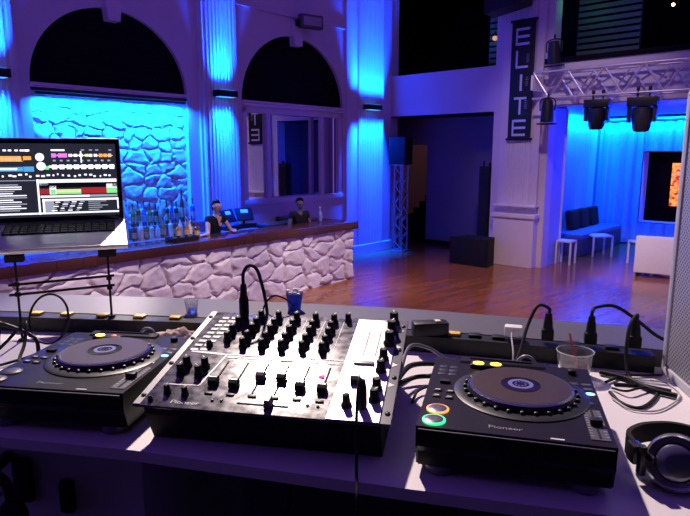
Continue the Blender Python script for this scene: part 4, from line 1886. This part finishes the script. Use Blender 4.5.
obj('trackpad', bm, mat('trackpad_grey', (.52, .51, .55), .3, .4), t, smooth=False)
SM = T_((0, LD_ / 2 - .006, .017)) @ R_(rad(-12), 'X')
bm = new()
box(bm, (0, 0, .137), (LW_, .008, .274), .004)
lid = obj('lid', bm, alu_m, t, SM)
bm = new()
box(bm, (0, -.0046, .137), (LW_ - .006, .0012, .268), .0004)
bez = obj('bezel', bm, mat('bezel_black', (.008, .008, .010), .12), lid)
# screen with software windows: x measured from the right edge of the display, y down from its top, in display units
SWD, SHT = .362, .238
SC = {'bg': ((.02, .022, .035), 1), 'white': ((.95, .95, 1), 1.25), 'orange': ((1, .45, .08), 1.0), 'blue': ((.10, .45, .85), .9), 'magenta': ((.95, .2, .9), 1.1),
      'red': ((.5, .03, .04), .8), 'yellow': ((.85, .85, .35), 1.0), 'green': ((.25, .9, .3), 1.0), 'grey': ((.45, .48, .58), .8), 'dark': ((.004, .005, .01), .6), 'salmon': ((1, .55, .42), 1)}
SMI = {k: i for i, k in enumerate(SC)}
sm_list = [mat('screen_' + k, v[0], .3, emit=v[1], ecol=v[0], noise_amt=0) for k, v in SC.items()]
bm = new()
U = SWD / 662.0        # one display unit
UZ = SHT / 413.0


def R(x0, y0, x1, y1, col, lay=1):
    x0_, x1_ = SWD / 2 - (605 - x0) * U, SWD / 2 - (605 - x1) * U
    z0_, z1_ = SHT - (y1 - 42) * UZ, SHT - (y0 - 42) * UZ
    yy = -.0003 * lay
    add_mesh(bm, [(x0_, yy, z0_), (x1_, yy, z0_), (x1_, yy, z1_), (x0_, yy, z1_)], [(0, 1, 2, 3)], SMI[col])


def disc(cx, cy, r, col, lay=2):
    c = (SWD / 2 - (605 - cx) * U, -.0003 * lay, SHT - (cy - 42) * UZ)
    add_mesh(bm, [(c[0] + r * U * math.cos(2 * PI * k / 20), c[1], c[2] + r * U * math.sin(2 * PI * k / 20)) for k in range(20)], [tuple(range(20))], SMI[col])


R(-57, 42, 605, 455, 'bg', 0)
sr = random.Random(3)
for k in range(7):
    x = sr.randint(-40, 120)
    R(x, 76, x + 18, 86, 'white')
R(245, 74, 320, 84, 'white')
for x in (410, 455, 490, 565):
    R(x, 74, x + 18, 81, 'grey')
R(-57, 112, 95, 142, 'orange')
for k in range(14):
    x = -50 + k * 11
    hgt = sr.randint(4, 14)
    R(x, 127 - hgt, x + 5, 127 + hgt, 'salmon', 2)
R(85, 105, 140, 140, 'dark', 2)
R(95, 112, 138, 134, 'orange', 3)
R(-57, 172, 90, 196, 'blue')
R(92, 170, 148, 198, 'blue')
R(-57, 178, 60, 188, 'white', 2)
disc(183, 118, 24, 'white')
disc(187, 168, 25, 'white')
R(208, 168, 228, 188, 'green')
for x in (258, 295, 320):
    R(x - 12, 97, x + 12, 120, 'magenta')
R(260, 104, 330, 112, 'magenta')
for x in (350, 378, 408, 440, 462, 490):
    R(x - 10, 100, x + 10, 116, 'white' if x != 440 else 'yellow')
R(404, 84, 412, 150, 'white')
R(340, 106, 470, 111, 'white')
for x in (520, 545, 570):
    R(x - 10, 98, x + 10, 118, 'orange' if x != 570 else 'salmon')
R(500, 106, 588, 111, 'salmon')
for k in range(9):
    x = 252 + k * 38
    R(x, 133, x + 16, 142, 'grey')
R(228, 165, 592, 178, 'white')
for k in range(9):
    x = 245 + k * 40
    R(x, 160, x + 28, 186, 'white')
for k in range(22):
    x = -50 + k * 29 + sr.randint(-5, 5)
    y = 208 + sr.randint(0, 14)
    R(x, y, x + sr.randint(8, 20), y + 10, 'white')
R(155, 243, 600, 262, 'white')
R(155, 243, 166, 440, 'white')
R(166, 264, 600, 290, 'dark')
R(170, 262, 215, 276, 'white')
R(168, 297, 222, 326, 'red')
R(222, 280, 258, 328, 'white')
R(226, 300, 254, 326, 'green', 2)
R(258, 300, 395, 318, 'yellow')
R(258, 318, 395, 328, 'green')
R(395, 292, 540, 326, 'red')
R(540, 272, 600, 295, 'white')
R(540, 295, 600, 326, 'green')
R(170, 334, 600, 346, 'white')
R(440, 334, 600, 346, 'grey', 2)
R(178, 354, 602, 366, 'white')
R(178, 354, 190, 432, 'white')
R(596, 354, 604, 420, 'white')
R(190, 366, 240, 428, 'grey')
for k in range(5):
    y = 370 + k * 12
    for q in range(4):
        x = 248 + q * 45 - k * 6
        R(x, y, x + 18 + sr.randint(0, 14), y + 6, 'grey' if (k + q) % 2 else 'white')
for k in range(5):
    y = 370 + k * 12
    R(430, y, 480 + sr.randint(10, 110), y + 5, 'grey')
R(-57, 430, 604, 440, 'white')
for k in range(13):
    y = 268 + k * 12
    R(-50, y, 10 + sr.randint(10, 90), y + 6, 'white' if k % 3 else 'grey')
R(-57, 246, 150, 250, 'grey')
sc = obj('screen', bm, sm_list, bez, T_((0, -.0056, .018)), smooth=False)

SB = T_((LCOR.x, LCOR.y, TZ)) @ R_(LYAW, 'Z')
t = thing('laptop_stand', 'black wire stand at the booth edge holding the laptop', 'laptop stand', mtx=SB)
hs = LCOR.z - TZ
FEET = ((-.312, .0008), (-.06, .0488))
bm = new()
TL = T_((0, 0, hs)) @ R_(LTILT, 'X')
for sx in (-.312, -.06):
    box(bm, (sx, .13, -.005), (.03, .25, .008), .002, mtx=TL)
box(bm, (-.18, .22, -.005), (.26, .02, .006), .002, mtx=TL)
obj('tray', bm, matte_m, t)
for sx, fz in FEET:
    bm = new()
    box(bm, (sx, .010, -.012), (.052, .024, .022), .004, mtx=TL)
    obj('front_stop', bm, matte_m, t)
    bm = new()
    tube(bm, [(sx, .01, hs - .012), (sx, .01, fz + .004)], .0034, 8, sub=1)
    cyl(bm, (sx, .01, fz), (sx, .01, fz + .006), .012, .010, 12)
    obj('leg', bm, matte_m, t)
for dz in (.088, .118):
    bm = new()
    cyl(bm, (-.335, .01, hs - dz - .002), (-.045, .01, hs - dz + .006), .0040, .0040, 8)
    for sx in (-.312, -.06):
        box(bm, (sx, .01, hs - dz), (.016, .016, .014), .003)
    obj('cross_bar', bm, matte_m, t)

# ------------------------------------------------------------------ grey loudspeaker at the right edge
t = thing('monitor_speaker', 'large pale grey loudspeaker with perforated grille at the right edge', 'loudspeaker', (.812, 1.44, TZ), rad(-97))
SWs, SDs, SHs = .40, .36, .70
grey_m = mat('speaker_grey', (.42, .42, .47), .5)
bm = new()
box(bm, (SWs / 2, SDs / 2 + .01, SHs / 2), (SWs, SDs, SHs), .018, seg=3)
obj('cabinet', bm, grey_m, t)
gm = D.materials.new('perforated_grille')
gm.use_nodes = True
nt = gm.node_tree
p = nt.nodes['Principled BSDF']
p.inputs['Roughness'].default_value = .45
p.inputs['Metallic'].default_value = .3
tc = nt.nodes.new('ShaderNodeTexCoord')
mp = nt.nodes.new('ShaderNodeMapping')
mp.inputs['Scale'].default_value = (110, 0, 110)
mp.inputs['Rotation'].default_value = (0, rad(45), 0)
nt.links.new(tc.outputs['Object'], mp.inputs[0])
fr = nt.nodes.new('ShaderNodeVectorMath')
fr.operation = 'FRACTION'
nt.links.new(mp.outputs[0], fr.inputs[0])
sb = nt.nodes.new('ShaderNodeVectorMath')
sb.operation = 'SUBTRACT'
sb.inputs[1].default_value = (.5, 0, .5)
nt.links.new(fr.outputs[0], sb.inputs[0])
ln = nt.nodes.new('ShaderNodeVectorMath')
ln.operation = 'LENGTH'
nt.links.new(sb.outputs[0], ln.inputs[0])
rp = nt.nodes.new('ShaderNodeValToRGB')
rp.color_ramp.elements[0].position = .28
rp.color_ramp.elements[0].color = (.07, .07, .08, 1)
rp.color_ramp.elements[1].position = .38
rp.color_ramp.elements[1].color = (.46, .46, .52, 1)
nt.links.new(ln.outputs['Value'], rp.inputs[0])
nt.links.new(rp.outputs[0], p.inputs['Base Color'])
bm = new()
box(bm, (SWs / 2, .006, SHs / 2), (SWs - .05, .012, SHs - .05), .004)
obj('grille', bm, gm, t)
bm = new()
for x in (.012, SWs - .012):
    box(bm, (x, .004, SHs / 2), (.022, .016, SHs - .01), .006)
for z in (.012, SHs - .012):
    box(bm, (SWs / 2, .004, z), (SWs - .01, .016, .022), .006)
obj('front_frame', bm, mat('speaker_frame_grey', (.52, .52, .57), .45), t)

# ------------------------------------------------------------------ headphones
HPc = tab(668, 462, .05)
t = thing('headphones', 'silver and black headphones lying on the table right of the right player', 'headphones', (0, 0, TZ))


def cup(center, nrm, r, outer):
    nrm = Vector(nrm).normalized()
    q = nrm.to_track_quat('Z', 'Y').to_matrix().to_4x4()
    M = T_(Vector(center) - Vector((0, 0, TZ))) @ q
    bm = new()
    lathe(bm, [(r * .55, -.034), (r * .98, -.034), (r * 1.04, -.026), (r * 1.02, -.014), (r * .9, -.010)], seg=36)
    obj('ear_cushion', bm, mat('ear_cushion_black', (.012, .012, .013), .55), t, M)
    bm = new()
    lathe(bm, [(r * .96, -.012), (r * 1.0, -.006), (r * .99, .004), (r * .90, .010), (r * .80, .0085)], seg=36)
    c = obj('ear_cup', bm, mat('cup_silver', (.42, .42, .47), .22, .8), t, M)
    bm = new()
    lathe(bm, [(r * .80, .006), (r * .80, .0075), (r * .62, .009)], seg=36)
    obj('cup_groove', bm, mat('cup_black', (.012, .012, .014), .3), c)
    bm = new()
    lathe(bm, [(r * .62, .006), (r * .62, .011), (r * .52, .015), (r * .2, .0165)], seg=36)
    obj('cup_badge', bm, mat('badge_grey', (.20, .20, .26), .28, .7), c)
    return c


c1 = tab(676, 463, .048)
cup(c1, (-.50, -.74, .42), .047, True)
c2 = c1 + Vector((.135, .075, 0))
cup(c2, (.8, .1, .45), .050, False)
# headband: an arc standing behind the near cup around to the far one
hb = [tab(632, 449, .045), tab(628, 440, .048), tab(640, 433, .05), tab(658, 431, .05), tab(675, 432, .05), tab(694, 437, .05), tab(712, 447, .048)]
P = smooth_path(hb, 8)
bm = new()
for i, pnt in enumerate(P):
    pass
vs_, fs = [], []
for i, pnt in enumerate(P):
    d = (P[min(i + 1, len(P) - 1)] - P[max(i - 1, 0)]).normalized()
    side = Vector((-d.y, d.x, 0)).normalized()
    for a, b in ((-.004, -.018), (.004, -.018), (.004, .018), (-.004, .018)):
        vs_.append(pnt + side * a + Vector((0, 0, b)))
for i in range(len(P) - 1):
    for k in range(4):
        fs.append((i * 4 + k, i * 4 + (k + 1) % 4, (i + 1) * 4 + (k + 1) % 4, (i + 1) * 4 + k))
fs += [(3, 2, 1, 0), tuple(len(vs_) - 4 + k for k in range(4))]
add_mesh(bm, [v - Vector((0, 0, TZ)) for v in vs_], fs)
obj('headband', bm, matte_m, t)
bm = new()
Z_ = Vector((0, 0, TZ))
h0 = tab(635, 452, .05) - Z_
box(bm, h0, (.020, .028, .034), .005)
box(bm, h0 + Vector((.004, -.016, -.006)), (.012, .014, .052), .003)
cyl(bm, h0 + Vector((.006, 0, .004)), c1 - Z_ + Vector((-.036, .0, .004)), .008, .006, 10)
obj('hinge', bm, mat('hinge_dark', (.03, .03, .035), .3, .4), t)

# ------------------------------------------------------------------ small things on the table
# tumbler with straw
gp = Vector((.577, 1.415, TZ))
t = thing('drinking_glass', 'short clear tumbler with a red straw behind the right player', 'glass', gp)
bm = new()
lathe(bm, [(.030, 0), (.036, .003), (.045, .064), (.0435, .064), (.034, .010), (.002, .008)], seg=32)
obj('tumbler', bm, glass_m, t)
bm = new()
tube(bm, [(.0443 * math.cos(2 * PI * k / 24), .0443 * math.sin(2 * PI * k / 24), .0645) for k in range(25)], .0012, 6, sub=2)
obj('rim', bm, mat('rim_highlight', (.75, .75, .8), .1, .3), t)  # pale opaque ring stands in for the highlight along the glass edge
bm = new()
lathe(bm, [(.0332, .0105), (.0355, .026), (.002, .026)], seg=28)
obj('drink', bm, mat('dark_drink', (.12, .05, .05), .1, trans=.5), t)
bm = new()
cyl(bm, (.012, .0, .012), (-.014, .01, .108), .0026, .0026, 8)
st_ = tag(obj('drinking_straw', bm, mat('red_straw', (.5, .02, .04), .4)), 'thin red straw leaning in the tumbler', 'straw')
st_.location = gp
# clear glasses on the ledge
for (x, y, lab, s, blue) in ((-.490, 1.83, 'small clear shot glass on the ledge behind the left player', .8, False), (-.165, 1.87, 'small blue tinted glass on the ledge behind the mixer', 1.0, True)):
    t = thing('shot_glass', lab, 'glass', (x, y, TZ + .048))
    bm = new()
    lathe(bm, [(.018 * s, 0), (.021 * s, .004), (.028 * s, .055 * s), (.026 * s, .055 * s), (.018 * s, .012), (.002, .01)], seg=24)
    obj('tumbler', bm, mat('blue_glass', (.10, .22, .95), .05, trans=.6, noise_amt=0) if blue else glass_m, t)
    bm = new()
    if blue:
        rr = random.Random(5)
        for k in range(9):
            a = 2 * PI * k / 9
            box(bm, (.02 * math.cos(a), .02 * math.sin(a), .058 + rr.uniform(-.004, .006)), (.013, .011, .011), .003, mtx=R_(rr.uniform(-.2, .2), 'Z'))
        obj('ice', bm, mat('pale_ice', (.75, .72, .78), .2), t)
    else:
        lathe(bm, [(.016 * s, .012), (.018 * s, .026), (.002, .026)], seg=20)
        obj('drink', bm, mat('clear_drink', (.85, .85, .9), .05, trans=.8), t)
# crumpled napkin
bm = new()
t2 = bmesh.new()
bmesh.ops.create_icosphere(t2, subdivisions=4, radius=1)
for v in t2.verts:
    n1 = noise.fractal(v.co * 1.6 + Vector((4, 1, 2)), 1, 2, 4)
    r = 1 + .45 * n1
    v.co = Vector((v.co.x * .052 * r, v.co.y * .030 * r, max(0, (v.co.z + .55)) * .026 * r))
t2.verts.index_update()
add_mesh(bm, [v.co.copy() for v in t2.verts], [[v.index for v in f.verts] for f in t2.faces])
t2.free()
o = tag(obj('napkin', bm, mat('beige_paper', (.52, .40, .34), .85), ang=60), 'crumpled beige napkin on the table between left player and mixer', 'napkin')
o.location = (-.495, 1.672, TZ + .001)
o.rotation_euler = (0, 0, rad(-5))

# ------------------------------------------------------------------ cables
E3 = Vector


def up(px, py, dz):
    return tab(px, py, dz)


cable('thick black cable hanging in from the left edge over the table', [E3((-1.12, 1.36, 2.12)), E3((-1.02, 1.42, 2.10)), E3((-.94, 1.52, 2.06)), E3((-.87, 1.58, 2.0)), E3((-.84, 1.55, 1.965)), E3((-.80, 1.50, 1.957)), E3((-.72, 1.45, 1.956))], .0055)
ring = [E3((-.830 + .055 * math.cos(a), 1.60 + .02 * math.sin(a), 2.045 + .066 * math.sin(a))) for a in [2 * PI * k / 12 for k in range(13)]]
cable('black cable looped in an upright ring left of the player', ring + [E3((-.79, 1.55, 1.975)), E3((-.77, 1.50, 1.957))], .0032)
cable('black cable curling through the tangle by the laptop stand foot', [E3((-.96, 1.50, 1.955)), E3((-.93, 1.55, 1.99)), E3((-.90, 1.58, 2.03)), E3((-.875, 1.56, 2.045)), E3((-.86, 1.52, 2.0)), E3((-.85, 1.47, 1.97)), E3((-.82, 1.43, 1.956)), E3((-.78, 1.42, 1.956))], .0045)
cable('black cable lying along the table left of the player', [E3((-1.15, 1.33, 1.955)), E3((-1.0, 1.40, 1.956)), E3((-.92, 1.45, 1.957)), E3((-.87, 1.52, 1.956)), E3((-.83, 1.60, 1.956)), E3((-.78, 1.64, 1.957))], .004)
cable('thin black cable leaning against the laptop stand leg', [E3((-1.02, 1.62, 1.956)), E3((-.99, 1.60, 2.06)), E3((-.965, 1.58, 2.10)), E3((-.94, 1.55, 2.05)), E3((-.925, 1.50, 1.97)), E3((-.90, 1.44, 1.956)), E3((-.86, 1.40, 1.956))], .0035)
# cables behind mixer and right player
cable('thick black cable running from the mixer back along the power strip', [E3((.13, 1.36, 1.965)), E3((.17, 1.42, 1.975)), E3((.25, 1.44, 1.97)), E3((.34, 1.41, 1.962)), E3((.44, 1.36, 1.96)), E3((.48, 1.33, 1.957))], .007)
cable('black cable crossing the thick one behind the right player', [E3((.12, 1.33, 1.96)), E3((.18, 1.36, 1.968)), E3((.25, 1.36, 1.965)), E3((.31, 1.35, 1.960)), E3((.36, 1.31, 1.957))], .006)
cable('silver grey cable bending at the right rear corner of the mixer', [E3((.125, 1.30, 1.99)), E3((.16, 1.40, 2.03)), E3((.21, 1.42, 2.02)), E3((.26, 1.43, 1.985)), E3((.31, 1.44, 1.96))], .0045, m=mat('grey_cable', (.16, .155, .18), .4))
cable('black cable hugging the right side of the mixer', [E3((.15, 1.24, 1.955)), E3((.17, 1.29, 1.962)), E3((.21, 1.31, 1.965)), E3((.25, 1.30, 1.958))], .0035)
cable('black cable curved on the white table between mixer and right player', [E3((.16, 1.17, 1.954)), E3((.18, 1.19, 1.955)), E3((.20, 1.205, 1.955)), E3((.225, 1.21, 1.954))], .003)
cable('thin black cable on the white table nearest the right player side', [E3((.15, 1.13, 1.954)), E3((.17, 1.16, 1.955)), E3((.19, 1.185, 1.955)), E3((.212, 1.195, 1.954))], .0025)
lp = [tab(610, 392), tab(620, 402), tab(637, 408), tab(650, 403), tab(657, 393), tab(648, 386), tab(630, 385), tab(614, 384)]
cable('black cable coiled in a wide loop on the table by the speaker', lp, .0042)
cable('thin grey cable in an outer loop around the coiled cable', [tab(612, 398), tab(630, 409), tab(655, 411), tab(672, 404), tab(680, 395), tab(668, 384), tab(650, 380)], .002, m=mat('grey_cord', (.45, .43, .46), .5))
cable('thick black jack cable lying straight on the table by the speaker', [tab(600, 372, .008), tab(628, 379, .008), tab(650, 389, .008), tab(677, 396, .008)], .0065)
cable('black cable passing behind the loop towards the speaker base', [tab(606, 382, .006), tab(622, 376, .006), tab(640, 375, .006), tab(662, 375, .006)], .0035)
cable('thin cable lying under the coiled loop behind the player', [tab(612, 388, .005), tab(626, 391, .012), tab(640, 388, .012), tab(655, 387, .005)], .003)
# cables and hanging bits under the table
t = thing('hanging_headset', 'black headset hanging on hooks below the table at the lower left', 'headset', (-.725, 1.075, 1.80))
bm = new()
tube(bm, [(-.06, 0, .0), (-.05, 0, .06), (0, 0, .085), (.05, 0, .06), (.06, 0, .0)], .010, 8)
obj('band', bm, matte_m, t)
for s in (-1, 1):
    bm = new()
    sphere(bm, (s * .058, 0, -.02), .03, 14, sz=1.35)
    obj('ear_pad', bm, matte_m, t)
bm = new()
box(bm, (0, .06, .06), (.02, .10, .02), .004)
obj('hook', bm, black_m, t)
cable('pale grey cable hanging below the table at the lower left corner', [E3((-.70, 1.10, 1.82)), E3((-.73, 1.085, 1.80)), E3((-.765, 1.07, 1.75)), E3((-.775, 1.07, 1.66)), E3((-.77, 1.07, 1.5))], .006, m=mat('pale_cable', (.30, .28, .27), .6))
cable('black cable hanging down below the table under the mixer', [E3((-.10, 1.02, 1.93)), E3((-.105, 1.01, 1.86)), E3((-.12, 1.0, 1.78)), E3((-.13, 1.0, 1.62))], .0035)
